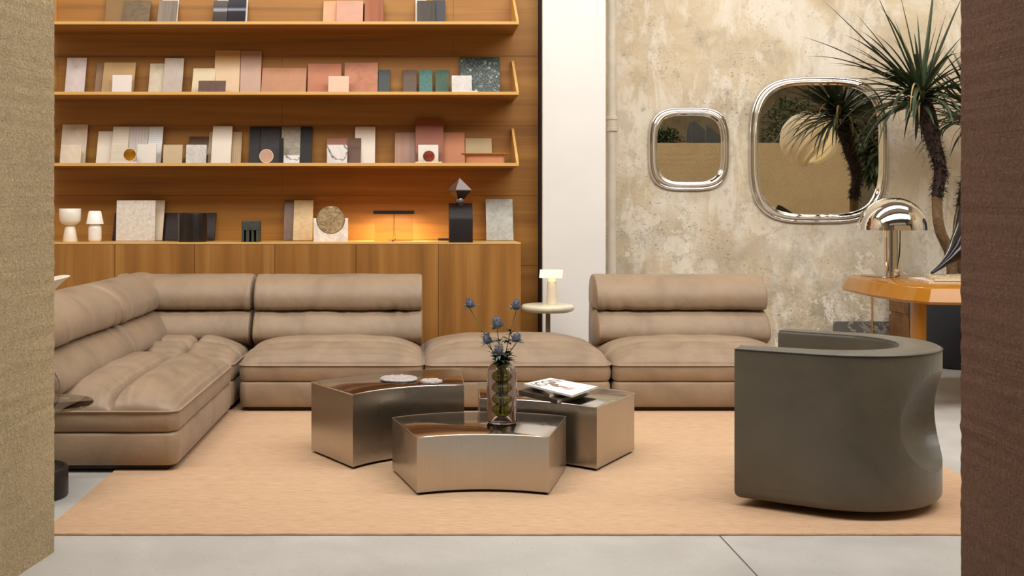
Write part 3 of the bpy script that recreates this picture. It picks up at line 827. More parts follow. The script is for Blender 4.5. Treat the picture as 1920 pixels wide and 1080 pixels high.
# ------------------------------------------------------------------ mirrors
MIR = M('mirror_glass', .01, 1, (238, 234, 222)); _v = MIR.map(); MIR.rough(MIR.fr(MIR.noise(_v, 3, 2), .3, .7, .006, .012)); MIR = MIR.m
def mirror(label, px0, px1, py0, py1, rim):
    D = YC-.06
    x0, x1, zt, zb_ = PX(px0, D), PX(px1, D), PZ(py0, D), PZ(py1, D)
    a, b = (x1-x0)/2, (zt-zb_)/2; cxm, czm = (x0+x1)/2, (zt+zb_)/2
    t = thing('wall_mirror', label, 'mirror', (cxm, YC, czm))
    def outl(ins, n=112, p=3.6):
        aa, bb = a-ins, b-ins; out = []
        for i in range(n):
            th = 2*PI*i/n; c, s = math.cos(th), math.sin(th)
            r = (abs(c)**p+abs(s)**p)**(-1/p)
            out.append((aa*r*c, bb*r*s))
        return out
    def ring(ins, y): return [Vector((x, -y, z)) for x, z in outl(ins)]
    prof = [(0.004, .002), (0, .012), (.002, .026), (.010, .036), (.018, .034), (.024, .030)]
    prof2 = [(.024, .030)]
    for i in range(1, 11):
        k = i/10; prof2.append((.024+rim*.62*k, .030+.040*math.sin(PI*k*.62)))
    ye = prof2[-1][1]; ie = prof2[-1][0]
    for i in range(1, 11):
        k = i/10; prof2.append((ie+rim*.42*k, ye-(ye-.020)*(k*k*(3-2*k))))
    finish('rim', loft(nb(), [ring(*p) for p in prof+prof2[1:]], True, False), CHROME, t, True, 180)
    finish('mirror_glass', loft(nb(), [ring(prof2[-1][0], .0199), ring(prof2[-1][0]+.004, .0199)], False, True), MIR, t)
mirror('smaller rounded-square chrome-rimmed mirror on the concrete wall', 1218, 1370.5, 200, 357, .046)
mirror('larger rounded-square chrome-rimmed mirror behind the palm leaves', 1408, 1668, 143, 418.5, .048)

# ------------------------------------------------------------------ sideboard and shelves
SB0, SBX = 7.70, PX(977, 7.70)
ST = .970
t = thing('sideboard', 'long oak sideboard with flat doors below the wall shelves', 'sideboard', (0, 0, 0))
xl = -3.6
finish('body', box(nb(), xl, SBX, SB0+.02, YW-.004, .06, ST-.012), WOODV, t)
finish('plinth', box(nb(), xl, SBX-.03, SB0+.06, YW-.02, 0, .06), BLACK, t)
finish('top_panel', box(nb(), xl, SBX, SB0, YW-.002, ST-.012, ST, .001, 1), WOODE, t)
dx = [PX(p, SB0) for p in (-80, 66, 215, 364.5, 515, 667.5, 822, 977)]
for a, b in zip(dx, dx[1:]):
    a = max(a, xl); mid = (a+b)/2
    finish('door', box(nb(), a-mid+.0016, b-mid-.0016, 0, .0195, .065, ST-.0135, .0008, 1), WOODV, t, loc=(mid, SB0+.001, 0))
SH0 = 7.86
levels = {1: 2.588, 2: 2.072, 3: 1.550, 'c': ST}
names = {1: 'top oak wall shelf with angled ends, cut by the top of the picture', 2: 'middle oak wall shelf with angled ends', 3: 'lowest oak wall shelf with angled ends, above the sideboard'}
for k in (1, 2, 3):
    z = levels[k]; xr = PX(973, SH0); xl_ = -2.80
    t = thing('wall_shelf', names[k], 'shelf', (0, YW, z))
    finish('board', box(nb(), xl_, xr, SH0-YW+.0035, -.001, -.022, 0), WOODW, t)  # darker wall veneer puts the shade of the underside into the colour
    finish('front_edge', box(nb(), xl_, xr, SH0-YW, SH0-YW+.0035, -.022, 0, .0008, 1), WOODE, t)  # paler oak than the board, the lit front edge as colour
    for xe in (xr-.018, xl_):
        bm = nb(); pr = [(SH0-YW+.001, .0), (-.03, .285), (-.001, .285), (-.001, .0)]
        loft(bm, [[Vector((x, y, zz)) for y, zz in pr] for x in (xe, xe+.018)])
        finish('end_panel', bm, WOODE, t)

# ------------------------------------------------------------------ material samples
def lines(name, base, dark, axis, freq, rough=.5, depth=.5, duty=.5):
    m = M(name, rough); v = m.map(); c = m.sep(v)[{'x': 0, 'z': 2}[axis]]
    s = m.math('FRACT', m.math('MULTIPLY', c, freq)); k = m.fr(m.math('ABSOLUTE', m.math('SUBTRACT', s, .5)), .5*duty, .5*duty+.12, 0, 1)
    n = m.noise(v, 14, 5, .6); m.color(m.mix(m.math('MULTIPLY', k, depth), m.ramp(n, [(.3, tuple(x*.94 for x in base)), (.7, base)]), dark)); m.bump(k, .3, -.003); return m.m
def grid(name, base, line, f):
    m = M(name, .4); s = m.sep(m.map())
    k = None
    for i in (0, 2):
        a = m.math('ABSOLUTE', m.math('SUBTRACT', m.math('FRACT', m.math('MULTIPLY', s[i], f)), .5)); a = m.fr(a, .43, .47, 0, 1)
        k = a if k is None else m.math('MAXIMUM', k, a)
    m.color(m.mix(m.math('MULTIPLY', k, .55), base, line)); return m.m
def terraz():
    m = M('green_terrazzo', .34, spec=.35); v = m.map(off=(.3, 0, .2))
    c = m.ramp(m.noise(v, 14, 4), [(.3, (26, 36, 34)), (.7, (52, 66, 60))])
    for sc_, th, lo in ((26, .3, .55), (60, .3, .6), (130, .32, .62)):
        d = m.voro(v, sc_); cc = m.sep(m.voro(v, sc_, 'F1', 'Color'))
        c = m.mix(m.math('MULTIPLY', m.fr(d, th, th+.06, .85, 0), m.fr(cc[0], lo, lo+.02, 0, 1)), c, (118, 136, 126))
        c = m.mix(m.math('MULTIPLY', m.fr(d, th*.5, th*.5+.05, .9, 0), m.fr(cc[1], .86, .88, 0, 1)), c, (214, 218, 208))
    m.color(c); return m.m
def lw(n, d, m_, l, g='z', r=.5, f=1): return woodm(n, d, m_, l, g, r, f)
MS = {
 'olive': plain('olive_brown_board', (138, 104, 56), .5), 'veined': stone('dark_veined_stone', (112, 92, 64), (60, 46, 34), 26, .5, .35, None, .03, .02),
 'greywood': lw('grey_wood', (104, 92, 82), (134, 120, 106), (158, 144, 128)), 'white': plain('white_board', (236, 230, 222), .5, 0, .02),
 'agate': lines('dark_agate', (58, 48, 44), (160, 160, 166), 'z', 6, .15, .7, .72), 'agate2': lines('black_agate', (36, 32, 40), (150, 156, 170), 'z', 6, .15, .7, .78),
 'peach': plain('peach_tile', (226, 164, 126), .6), 'pink': plain('pink_tile', (204, 154, 132), .6), 'redwood': lw('red_wood', (126, 66, 34), (158, 90, 52), (182, 112, 68)),
 'darkwood': lw('dark_wood', (42, 36, 30), (66, 56, 46), (92, 78, 62)), 'slate': plain('dark_slate', (62, 62, 66), .6), 'black': plain('black_sample', (34, 29, 30), .55, spec=.25),
 'lilac': stone('pale_lilac_stone', (222, 210, 208), (206, 192, 190), 6, .3), 'taupe': plain('taupe_sample', (150, 116, 84), .5), 'tan': plain('tan_sample', (194, 158, 108), .4),
 'mosaic': grid('white_mosaic', (240, 232, 226), (214, 198, 192), 70), 'ivory': stone('ivory_tile', (224, 210, 182), (200, 184, 148), 6, .3, .4), 'ribbed': lines('ribbed_limestone', (224, 212, 200), (150, 136, 124), 'x', 120, .6, .8, .55),
 'cream': plain('cream_tile', (240, 222, 184), .5), 'brownbrick': stone('brown_brick', (112, 86, 76), (92, 70, 62), 14, .4, .7), 'brass': plain('tan_lacquer_tile', (214, 172, 112), .25, .0, .04), 'mauve': plain('mauve_tan_tile', (196, 154, 126), .35),
 'salmon': plain('salmon_board', (206, 148, 112), .5), 'terra': plain('pale_terracotta', (208, 140, 108), .7), 'terra2': stone('terracotta_tile', (206, 142, 112), (196, 128, 98), 10, .4, .7), 'pinkmosaic': grid('pink_mosaic', (238, 200, 172), (206, 158, 128), 55),
 'slate2': plain('blue_grey_slate', (74, 80, 82), .5), 'rust': stone('grey_rust_glaze', (104, 92, 82), (140, 96, 64), 40, .6, .3), 'teal': stone('teal_glaze', (88, 132, 126), (120, 150, 140), 40, .5, .25), 'green': stone('green_glaze', (82, 110, 96), (110, 124, 104), 50, .5, .25),
 'marble': stone('white_grey_marble', (216, 212, 206), (176, 172, 166), 9, .4, .3), 'terrazzo': terraz(), 'pale': stone('pale_oak_board', (224, 208, 190), (208, 190, 170), 5, .4, .5), 'cream2': stone('cream_stone', (234, 220, 198), (222, 204, 178), 5, .3),
 'ribh': lines('ribbed_ivory', (238, 226, 208), (206, 190, 168), 'z', 85, .6, .6, .55), 'stripe': lines('lilac_striped_stone', (206, 196, 192), (176, 164, 160), 'x', 45, .5, .5), 'lined': lines('lined_marble', (226, 224, 224), (104, 100, 104), 'z', 62, .3, .8, .82),
 'travertine': lines('travertine', (222, 202, 166), (182, 156, 116), 'z', 110, .6, .5, .5), 'smoke': plain('smoked_brown_glass', (88, 62, 44), .2, 0, .2, 12), 'tan2': lines('tan_fluted', (196, 166, 126), (176, 146, 106), 'x', 60, .5, .4), 'ivory2': plain('ivory_board', (240, 228, 212), .5, 0, .02),
 'fluted': lines('black_fluted', (44, 36, 36), (18, 14, 16), 'x', 110, .6, .9), 'blackstone': stone('black_stone', (44, 38, 40), (70, 62, 62), 16, .3, .6), 'mottle': stone('mottled_grey_stone', (156, 144, 120), (92, 84, 68), 34, .5, .4, None, .05, .02), 'blackrib': lines('black_ribbed', (38, 33, 34), (16, 14, 15), 'z', 130, .6, .8),
 'panda': stone('black_vein_marble', (234, 228, 224), (58, 46, 48), 3.5, 1, .25, None, .02), 'pinkstone': plain('dusty_pink_tile', (176, 122, 100), .6), 'brownwood': lw('brown_leather_wood', (84, 58, 44), (112, 80, 60), (126, 94, 72), 'x'),
 'burl': lw('pink_brown_veneer', (136, 92, 66), (168, 118, 88), (186, 138, 106), 'z', .4, .3), 'rustred': plain('rust_red_panel', (150, 80, 46), .5), 'clay': plain('clay_panel', (196, 128, 88), .6), 'olive2': plain('olive_tan_tile', (178, 152, 110), .5),
 'brownmarble': stone('brown_marble', (122, 88, 60), (92, 62, 42), 12, .6, .3), 'travert2': stone('yellow_travertine', (216, 184, 128), (196, 160, 104), 14, .3, .4), 'limestone': stone('white_limestone', (228, 222, 212), (206, 198, 186), 40, .25, .5, None), 'sand': plain('sand_slab', (224, 204, 176), .5),
 'bronze': plain('dark_bronze_glass', (44, 28, 18), .35, .0, .3, 6, spec=.15), 'greystone': stone('cool_grey_concrete', (176, 176, 168), (130, 128, 120), 16, .35, .5, None, .04, .02),
}
def sample(lv, lay, xb0, xb1, ytop, mat_, label, th=.011, name='material_sample', cat='sample tile'):
    """a board standing on level lv and leaning back; lay 0 leans on the wall, higher ones stand in front"""
    Db, Dt = 8.205-.045*lay, 8.286-.030*lay
    if lay >= 2: Dt = Db+.028
    z = levels[lv]
    X0, X1 = PX(xb0, Db), PX(xb1, Db)
    zt = PZ(ytop, Dt); h = zt-z
    L = math.hypot(h, Dt-Db); tilt = math.atan2(Dt-Db, h)
    W = X1-X0
    sh_ = 0
    bm = box(nb(), -W/2, W/2, 0, th, 0, L, .0012, 1)
    o = finish(name, bm, MS[mat_] if isinstance(mat_, str) else mat_, None, False, 35, ((X0+X1)/2, Db, z+.0003+th*math.sin(tilt)), (-tilt, 0, 0))
    return tag(o, label, cat, 'samples on the ' + {1: 'top shelf', 2: 'middle shelf', 3: 'lowest shelf', 'c': 'sideboard'}[lv])
for a in [
 (1, 0, 195, 256, -14, 'olive', 'olive-brown board at the left end of the top shelf'),
 (1, 1, 227, 278, 2, 'veined', 'dark brown veined stone square overlapping the olive-brown board'),
 (1, 0, 300, 331, 1, 'white', 'white board edge showing behind the grey wood sample'),
 (1, 1, 293, 328, 2, 'greywood', 'grey wood-grain sample on the top shelf'),
 (1, 0, 404, 462, 1, 'white', 'white board edge showing behind the dark striped agate tiles'),
 (1, 1, 397, 424, 2, 'agate', 'left dark agate tile with pale band on the top shelf'),
 (1, 1, 424.6, 458.5, 0, 'agate2', 'right black agate tile with blue-white band on the top shelf'),
 (1, 0, 605, 640, 3, 'peach', 'peach tile partly behind the dusty pink tile on the top shelf'),
 (1, 1, 630, 680, 2, 'pink', 'dusty pink tile on the top shelf'),
 (1, 0, 676, 686, 8, 'black', 'thin black board edge between the pink tile and the red wood'),
 (1, 1, 683, 719, 1, 'redwood', 'reddish wood sample on the top shelf'),
 (1, 0, 779, 800, 1, 'white', 'white board edge behind the black-grained wood sample'),
 (1, 1, 782, 816, 2, 'darkwood', 'black-grained wood sample on the top shelf'),
 (1, 0, 812, 835, 1, 'slate', 'plain charcoal sample at the right of the black-grained wood'),
 (2, 0, 120, 157, 109, 'lilac', 'pale lilac stone tile, leftmost on the middle shelf'),
 (2, 0, 176, 200, 119, 'taupe', 'taupe board half hidden behind the tan panel'),
 (2, 1, 189, 249, 118, 'tan', 'tan square panel behind the small white mosaic'),
 (2, 2, 209, 246, 141, 'mosaic', 'small white mosaic tile in front of the tan panel'),
 (2, 0, 277, 311, 120, 'ivory', 'ivory tile left of the ribbed limestone'),
 (2, 1, 304, 340, 110, 'ribbed', 'vertically ribbed pale limestone slab on the middle shelf'),
 (2, 1, 358, 400, 129, 'cream', 'cream tile behind the low brown brick'),
 (2, 3, 371, 422, 152, 'brownbrick', 'low dark brown brick in front of the cream tile'),
 (2, 0, 400, 448, 95, 'brass', 'tall tan lacquered panel on the middle shelf'),
 (2, 0, 449, 488, 96, 'mauve', 'tall mauve-tan panel beside the tan lacquered panel'),
 (2, 0, 489, 573, 128, 'salmon', 'wide salmon board right of the tall panels'),
 (2, 0, 576, 639, 120, 'terra', 'left pale terracotta tile behind the pink mosaic'),
 (2, 0, 645, 708, 118, 'terra2', 'right mottled terracotta tile behind the pink mosaic'),
 (2, 2, 615, 654, 143, 'pinkmosaic', 'small pink mosaic tile in front of the terracotta tiles'),
 (2, 0, 709, 731, 132, 'slate2', 'blue-grey slate tile beside the mottled terracotta'),
 (2, 0, 755.5, 781, 132, 'rust', 'small grey-rust glazed tile left of the teal one'),
 (2, 0, 786, 811, 132, 'teal', 'small teal glazed tile on the middle shelf'),
 (2, 0, 816.5, 842, 132, 'green', 'small dull green glazed tile on the middle shelf'),
 (2, 0, 863, 938, 108, 'terrazzo', 'large dark green terrazzo slab at the right of the middle shelf'),
 (2, 2, 847, 885, 142, 'marble', 'small white-grey marble tile in front of the green terrazzo'),
 (3, 0, 111, 159, 234, 'pale', 'large pale board, leftmost on the lowest shelf'),
 (3, 2, 112, 151, 272, 'cream2', 'small cream stone tile in front of the large pale board'),
 (3, 0, 179, 212, 247, 'ivory2', 'plain ivory board left of the ribbed ivory tile'),
 (3, 1, 206, 237, 238, 'ribh', 'ivory tile with horizontal ribs behind the gold disc'),
 (3, 1, 237.5, 274, 238, 'stripe', 'lilac-grey streaked stone tile behind the gold disc'),
 (3, 1, 274.5, 301, 238, 'lined', 'white marble tile with dark horizontal lines'),
 (3, 3, 256, 292, 271, 'white', 'small plain white tile in front of the lined marble'),
 (3, 2, 305, 341, 272, 'travertine', 'small striped travertine tile on the lowest shelf'),
 (3, 0, 351, 391, 257, 'smoke', 'smoked brown glass board behind a small white tile'),
 (3, 2, 348, 386, 272, 'marble', 'small white tile in front of the smoked brown board'),
 (3, 0, 389, 451, 248, 'tan2', 'wide tan fluted board behind the tall white tile'),
 (3, 1, 395, 432, 237, 'ivory2', 'tall white tile in front of the tan fluted board'),
 (3, 0, 466, 486, 238, 'fluted', 'black fluted strip at the left of the black stone slab'),
 (3, 0, 486.5, 524, 238, 'blackstone', 'black stone slab behind the pink disc'),
 (3, 2, 523, 531, 259, 'black', 'narrow short black strip beside the black stone slab'),
 (3, 0, 526, 562, 238, 'mottle', 'mottled grey-brown stone slab on the lowest shelf'),
 (3, 2, 531, 561, 292, 'panda', 'low black-and-white marble piece before the mottled slab'),
 (3, 0, 562.5, 584, 238, 'blackrib', 'black tile with fine horizontal ribs on the lowest shelf'),
 (3, 0, 611, 655, 260, 'pinkstone', 'dusty pink tile behind the white marble with a dark vein'),
 (3, 2, 613, 651, 272, 'panda', 'small white marble tile with a dark vein'),
 (3, 1, 652, 676, 260, 'brownwood', 'short brown leather-grained tile before the tall white board'),
 (3, 0, 665, 703, 238, 'ivory2', 'tall white board right of the brown leather-grained tile'),
 (3, 0, 740, 780, 249, 'burl', 'pink-brown wood veneer sample on the lowest shelf'),
 (3, 1, 779, 832, 224, 'rustred', 'tall rust-red panel behind the white tile with a round hole'),
 (3, 0, 826, 872, 249, 'clay', 'clay-coloured panel right of the tall rust-red one'),
 (3, 0, 873, 923, 260, 'olive2', 'olive-tan tile behind the flared clay tray'),
 (3, 3, 784, 822, 272, 'white', 'small white tile with a dark red disc before the rust-red panel'),
 ('c', 0, 210, 402, 400, 'bronze', 'wide dark bronze glass sheet behind the white stone slab'),
 ('c', 1, 286, 304, 376, 'sand', 'sand-coloured slab edge at the right of the white stone slab'),
 ('c', 2, 217, 290, 376, 'limestone', 'large white pitted stone slab on the sideboard'),
 ('c', 0, 531, 552, 376, 'brownmarble', 'brown marble slab behind the yellow travertine'),
 ('c', 1, 549, 585.5, 376, 'travert2', 'yellow travertine slab with fine lower ribs on the sideboard'),
 ('c', 1, 912, 963, 374, 'greystone', 'cool grey concrete slab at the right end of the sideboard'),
]: sample(*a)
# flat little boards lying on the shelves
def flat(lv, x0, x1, D, d, th, m, label):
    z = levels[lv]; a, b = PX(x0, D), PX(x1, D)
    tag(finish('material_sample', box(nb(), -(b-a)/2, (b-a)/2, 0, d, 0, th, .001, 1), MS[m], loc=((a+b)/2, D, z+.0004)), label, 'sample tile')
flat(3, 205, 256, 7.875, .1, .009, 'white', 'thin white board lying under the gold disc on the lowest shelf')
flat(3, 779, 829, 7.875, .1, .009, 'cream', 'thin cream board lying under the tile with the dark red disc')
flat(2, 850, 896, 7.875, .09, .008, 'white', 'thin white board lying in front of the green terrazzo')
def disc(px, py, D, r, th, m, label, rim=None, tilt=.12, lv=3):
    t = thing('disc_sample', label, 'disc', (PX(px, D), D, PZ(py, D)))
    prof = [(r-.003, 0), (r, .003), (r, th-.003), (r-.003, th)]
    o = finish('disc', lathe(nb(), prof, 40), m, t, True, 40, rot=(PI/2-tilt, 0, 0))
    if rim: finish('rim', tube(nb(), [Vector((r*math.cos(a), r*math.sin(a), th*.9)) for a in [2*PI*i/40 for i in range(40)]], .003, 6, closed=True), rim, t, True, rot=(PI/2-tilt, 0, 0))
GOLD = plain('amber_gold', (190, 130, 36), .2, .6, .35, 14)
RIMW = plain('pale_rim', (236, 214, 190), .3)
disc(244.5, 291, 8.0, .048, .02, GOLD, 'amber gold round disc with pale rim before the streaked stone', RIMW)
disc(500, 293.5, 8.0, .050, .018, plain('dusty_pink_disc', (196, 156, 134), .4), 'dusty pink round disc before the black stone slab', RIMW)
disc(804, 294, 8.0, .046, .012, plain('dark_red_glass', (122, 52, 38), .12, 0, .3, 30), 'dark red glassy round disc before the small white tile', RIMW)
# flared clay tray
D = 7.95; zt_ = levels[3]
bm = nb(); prof = []
a, b = PX(873, D), PX(946, D); ca = (a+b)/2; w0 = (b-a)/2
rings = []
for z, kx, ky in ((0, 1.0, .05), (.03, 1.0, .052), (.058, 1.01, .056), (.066, 1.10, .068), (.070, 1.22, .082), (.074, 1.23, .083), (.071, 1.1, .07), (.05, .97, .045), (.01, .96, .043)):
    rings.append([Vector((math.copysign(abs(math.cos(t))**.45, math.cos(t))*w0*kx, math.copysign(abs(math.sin(t))**.6, math.sin(t))*ky, z)) for t in [2*PI*(i+.5)/48 for i in range(48)]])
loft(bm, rings)
tag(finish('clay_tray', bm, plain('matt_clay', (210, 146, 106), .7), None, True, 50, (ca, D+.02, zt_+.0005)), 'clay-coloured oval tray with flared rim at the right of the lowest shelf', 'tray')

# ------------------------------------------------------------------ objects on the sideboard
WHITE = plain('matt_white_glaze', (238, 230, 218), .35, 0, .02); OPAL = plain('opal_white', (240, 236, 232), .3, 0, .01)
def cz(py, D): return PZ(py, D)-ST
D = 7.93; k = D/F
t = thing('goblet_vase', 'cream white goblet vase with wide bowl on a cone foot, leftmost on the sideboard', 'vase', (PX(131.5, D), D, ST+.0005))
finish('foot', lathe(nb(), [(13.5*k, 0), (14*k, .003), (9*k, .110), (6.5*k, .119)], 40), WHITE, t, True, 60)
finish('bowl', lathe(nb(), [(6*k, .1192), (10*k, .122), (16*k, .136), (19*k, .158), (19.8*k, .19), (20*k, .243), (19.4*k, .245), (18.6*k, .24), (18*k, .18), (14*k, .15), (3*k, .140)], 48), WHITE, t, True, 60)
t = thing('small_lamp', 'small opal white table lamp with tapered shade, beside the goblet vase', 'lamp', (PX(178, D), D, ST+.0005))
finish('body', lathe(nb(), [(9*k, 0), (11*k, .004), (12*k, .02), (12*k, .09), (11.4*k, .11), (9*k, .125), (5*k, .13), (4*k, .14)], 40), OPAL, t, True, 60)
OPALE = M('lit_opal_shade', .4, 0, (245, 242, 238)); OPALE.b.inputs['Emission Color'].default_value = (1, .96, .94, 1); OPALE.b.inputs['Emission Strength'].default_value = .12
OPALE.rough(OPALE.fr(OPALE.noise(OPALE.map(), 8), .3, .7, .35, .45))
finish('lamp_shade', lathe(nb(), [(15.6*k, .131), (15.8*k, .136), (11.4*k, .222), (10*k, .228), (2*k, .228)], 40), OPALE.m, t, True, 60)
# black rippled vase
D = 7.92; k = D/F; X0 = PX(361, D)
ring = []
for i in range(96):
    th_ = 2*PI*i/96; c_, s_ = math.cos(th_), math.sin(th_)
    rx = 26*k*(1+.05*math.cos(6*th_)); ry = .075*(1+.16*math.cos(6*th_+PI))
    p_ = .75; ring.append((math.copysign(abs(c_)**p_, c_)*rx, math.copysign(abs(s_)**p_, s_)*ry))
bm = nb(); prism(bm, ring, [(0, .006), (.005, 0), (.2, 0), (.2105, .002), (.2105, .01), (.06, .012)])
tag(finish('wavy_vase', bm, plain('black_bronze_glaze', (30, 22, 22), .3, 0, .3, 20), None, True, 50, (X0, D, ST+.0005)), 'black rippled oval vase in front of the bronze glass sheet', 'vase')
# dark green stone house block
D = 7.92; k = D/F
bm = nb(); hw = 16.2*k; hh_ = cz(414, D)
box(bm, -hw, hw, -.06, .06, .085, hh_, .004, 1)
for a, b in ((-1, -.72), (-.5, -.12), (.12, .40), (.66, 1.0)): box(bm, hw*a, hw*b, -.06, .06, 0, .0852, .002, 1)
box(bm, -hw*.99, hw*.99, .02, .058, 0.001, .086)
tag(finish('stone_block', bm, stone('dark_green_stone', (52, 60, 56), (84, 96, 88), 26, .5, .5), None, False, 35, (PX(471.5, D), D, ST+.0005)), 'small dark green stone block with slots cut in its foot', 'ornament')
# marble cradle with disc
D = 7.95; k = D/F; MAR = stone('white_carrara', (238, 232, 226), (204, 196, 192), 7, .6, .3)
t = thing('marble_stand', 'white marble U-shaped cradle on the sideboard', 'stand', (PX(620.5, D), D, ST+.0005))
hw = 32*k; ht = cz(409, D); cr = 27*k; czc = cz(412, D)
ol_ = [(-hw, 0), (hw, 0), (hw, ht)]
for i in range(0, 33):
    a = -PI*i/32; ol_.append((cr*math.cos(a), czc+cr*math.sin(a)))
ol_ = ol_[:3]+[(cr, ht)]+[p for p in ol_[3:] if p[1] < ht]+[(-cr, ht), (-hw, ht)]
bm = nb(); f0 = [Vector((x, -.03, z)) for x, z in ol_]; f1 = [Vector((x, .03, z)) for x, z in ol_]
loft(bm, [f0, f1]); finish('cradle', bm, MAR, t)
DG = M('hammered_champagne_glass', .3, .35, (166, 148, 112)); v = DG.map(); DG.color(DG.ramp(DG.noise(v, 22, 5, .7, 1.5), [(.35, (120, 100, 66)), (.6, (186, 166, 128))])); DG.bump(DG.noise(v, 30, 5, .7, 1.5), .9, .01)
r_ = 25.6*k
t = thing('disc_sculpture', 'round textured champagne disc held in the white marble cradle', 'disc', (PX(620.5, D), D, ST+czc))
finish('disc', lathe(nb(), [(r_-.004, -.018), (r_, -.014), (r_, .014), (r_-.004, .018)], 64), DG.m, t, True, 40, rot=(PI/2, 0, 0))
# linear lamp
D = 8.05; k = D/F
t = thing('linear_lamp', 'slim black bar lamp on a clear sheet glowing warm on the sideboard', 'lamp', (PX(738.5, D), D, ST+.0005))
hb = cz(400, D)
finish('light_bar', box(nb(), -38.5*k, 38.5*k, -.014, .014, hb, hb+.02, .002, 1), BLACK, t)
finish('front_lip', box(nb(), -38.5*k, 38.5*k, -.014, -.0115, hb-.005, hb), BLACK, t)
finish('diffuser', box(nb(), -37*k, 37*k, -.006, .010, hb-.003, hb), emis('warm_led', (255, 190, 110), 8), t)
CLR = glassy('clear_acrylic', (250, 246, 240), .02, 1.2)
finish('clear_sheet', box(nb(), -36.5*k, 36.5*k, -.011, -.007, 0, hb-.0035), CLR, t)
c1 = finish('pull_cord', tube(nb(), [(0, -.016, hb+.01), (-.004, -.10, .008)], .0012, 5), BLACK, t)
c2 = finish('pull_cord', tube(nb(), [(0.002, -.016, hb+.01), (.010, -.03, .03), (.0105, -.03, .012)], .0012, 5), BLACK, t)
finish('cord_bead', lathe(nb(), [(.002, 0), (.006, .003), (.006, .008), (.002, .011)], 12, (-.004, -.10)), BLACK, c1, True)
finish('cord_bead', lathe(nb(), [(.002, .005), (.006, .008), (.006, .013), (.002, .016)], 12, (.0105, -.03)), BLACK, c2, True)
l = bpy.data.lights.new('led_strip', 'AREA'); l.shape = 'RECTANGLE'; l.size = 72*k; l.size_y = .02; l.energy = 13; l.color = (1, .70, .36)
lo_ = bpy.data.objects.new('led_strip', l); COL.objects.link(lo_); lo_.location = (PX(738.5, D), D+.004, ST+hb-.006); lo_.parent = None
# power brick and cord
t = thing('power_adapter', 'black power adapter with cord lying behind the black pedestal', 'adapter', (PX(832, 8.22), 8.22, ST+.0005))
finish('adapter_box', box(nb(), -.045, .045, -.02, .02, 0, .018, .003, 2), BLACK, t)
finish('cord', tube(nb(), [(-.42, .03, .003), (-.2, .04, .003), (-.045, .0, .006)], .0025, 5), BLACK, t)
finish('cord', tube(nb(), [(.045, 0, .006), (.2, .045, .003), (.5, .05, .003)], .0025, 5), BLACK, t)
# black pedestal
D = 7.80; k = D/F
t = thing('pedestal', 'black wooden pedestal block with a sloped front top on the sideboard', 'pedestal', (PX(863.5, D), D, ST+.0005))
hw = 22*k; hp = cz(381, D)
pr = [(-.075, 0), (.085, 0), (.085, hp), (.06, hp), (.01, hp-.012), (-.04, hp-.05), (-.07, hp-.10), (-.075, hp-.12)]
bm = nb(); loft(bm, [[Vector((x*.985, y, z)) for y, z in pr] for x in (-hw,)]+[[Vector((hw, y, z)) for y, z in pr]])
finish('block', bm, plain('black_stained_wood', (28, 20, 18), .5, 0, .15, 10, spec=.3), t, True, 25)
# faceted sculpture
D2 = D+.035; kk = D2/F
DM = plain('dark_bronze_metal', (150, 142, 138), .36, .8)
ball = 8*kk; zb0 = ST+hp-.009
t = thing('faceted_sculpture', 'dark metal pyramid-headed figure on a ball, on the black pedestal', 'sculpture', (PX(861.5, D2), D2-.02, zb0))
bm = nb(); bmesh.ops.create_uvsphere(bm, u_segments=32, v_segments=20, radius=ball)
for v in bm.verts: v.co.z += ball
finish('ball_foot', bm, DM, t, True, 180)
zz = lambda py: PZ(py, D2)-zb0
def sq(r, z, n=8, rot=.12, c=0): return [Vector((r*math.cos(rot+2*PI*i/n), r*math.sin(rot+2*PI*i/n), z)) for i in range(n)]
q4 = lambda r, z: [Vector((r*math.cos(-.35+PI/2*i), r*math.sin(-.35+PI/2*i), z)) for i in range(4)]
finish('neck', loft(nb(), [q4(.030, zz(386)), q4(.027, zz(381)), q4(.033, zz(374)), q4(.089, zz(357.5))]), plain('blackened_metal', (36, 30, 34), .4, .5), t)
finish('pyramid_head', loft(nb(), [q4(.089, zz(357.5)), q4(.091, zz(356)), q4(.0008, zz(334))]), DM, t)

# ------------------------------------------------------------------ side table with cream lamp, behind the ottoman
D = 7.68; k = D/F
IV = plain('ivory_gloss', (226, 220, 196), .25, 0, .02)
zt = PZ(571, D)
t = thing('pedestal_table', 'small round glossy ivory side table behind the ottoman, by the white column', 'table', (PX(1027.5, D), D, 0))
r = 49.5*k
finish('tabletop', lathe(nb(), [(r*.80, zt-.052), (r*.93, zt-.044), (r*.99, zt-.03), (r, zt-.02), (r*.985, zt-.008), (r*.95, zt-.002), (r*.9, zt)], 64), IV, t, True, 60)
finish('stem', lathe(nb(), [(.017, .02), (.017, zt-.05)], 24), plain('olive_grey_stem', (150, 142, 112), .4), t, True)
finish('foot', lathe(nb(), [(.14, 0), (.145, .006), (.13, .016), (.02, .022)], 48), IV, t, True)
t = thing('folded_shade_lamp', 'small cream lamp with folded tent shade on the ivory side table', 'lamp', (PX(1035, D), D, zt+.0006))
z1 = .162
finish('base', lathe(nb(), [(10.6*k, 0), (11*k, .004), (8.6*k, z1), (8*k, z1+.003), (5*k, z1+.003)], 40), plain('cream_lamp_body', (228, 216, 192), .45), t, True, 50)
finish('bulb', lathe(nb(), [(6*k, z1+.0032), (6.2*k, z1+.02), (5.4*k, z1+.035), (2*k, z1+.042)], 24), emis('warm_bulb', (255, 176, 84), 3.2), t, True)
bm = nb(); hl = 21.5*k; zr = z1+.088; zl = z1+.03; yy = .055; tk = .0015
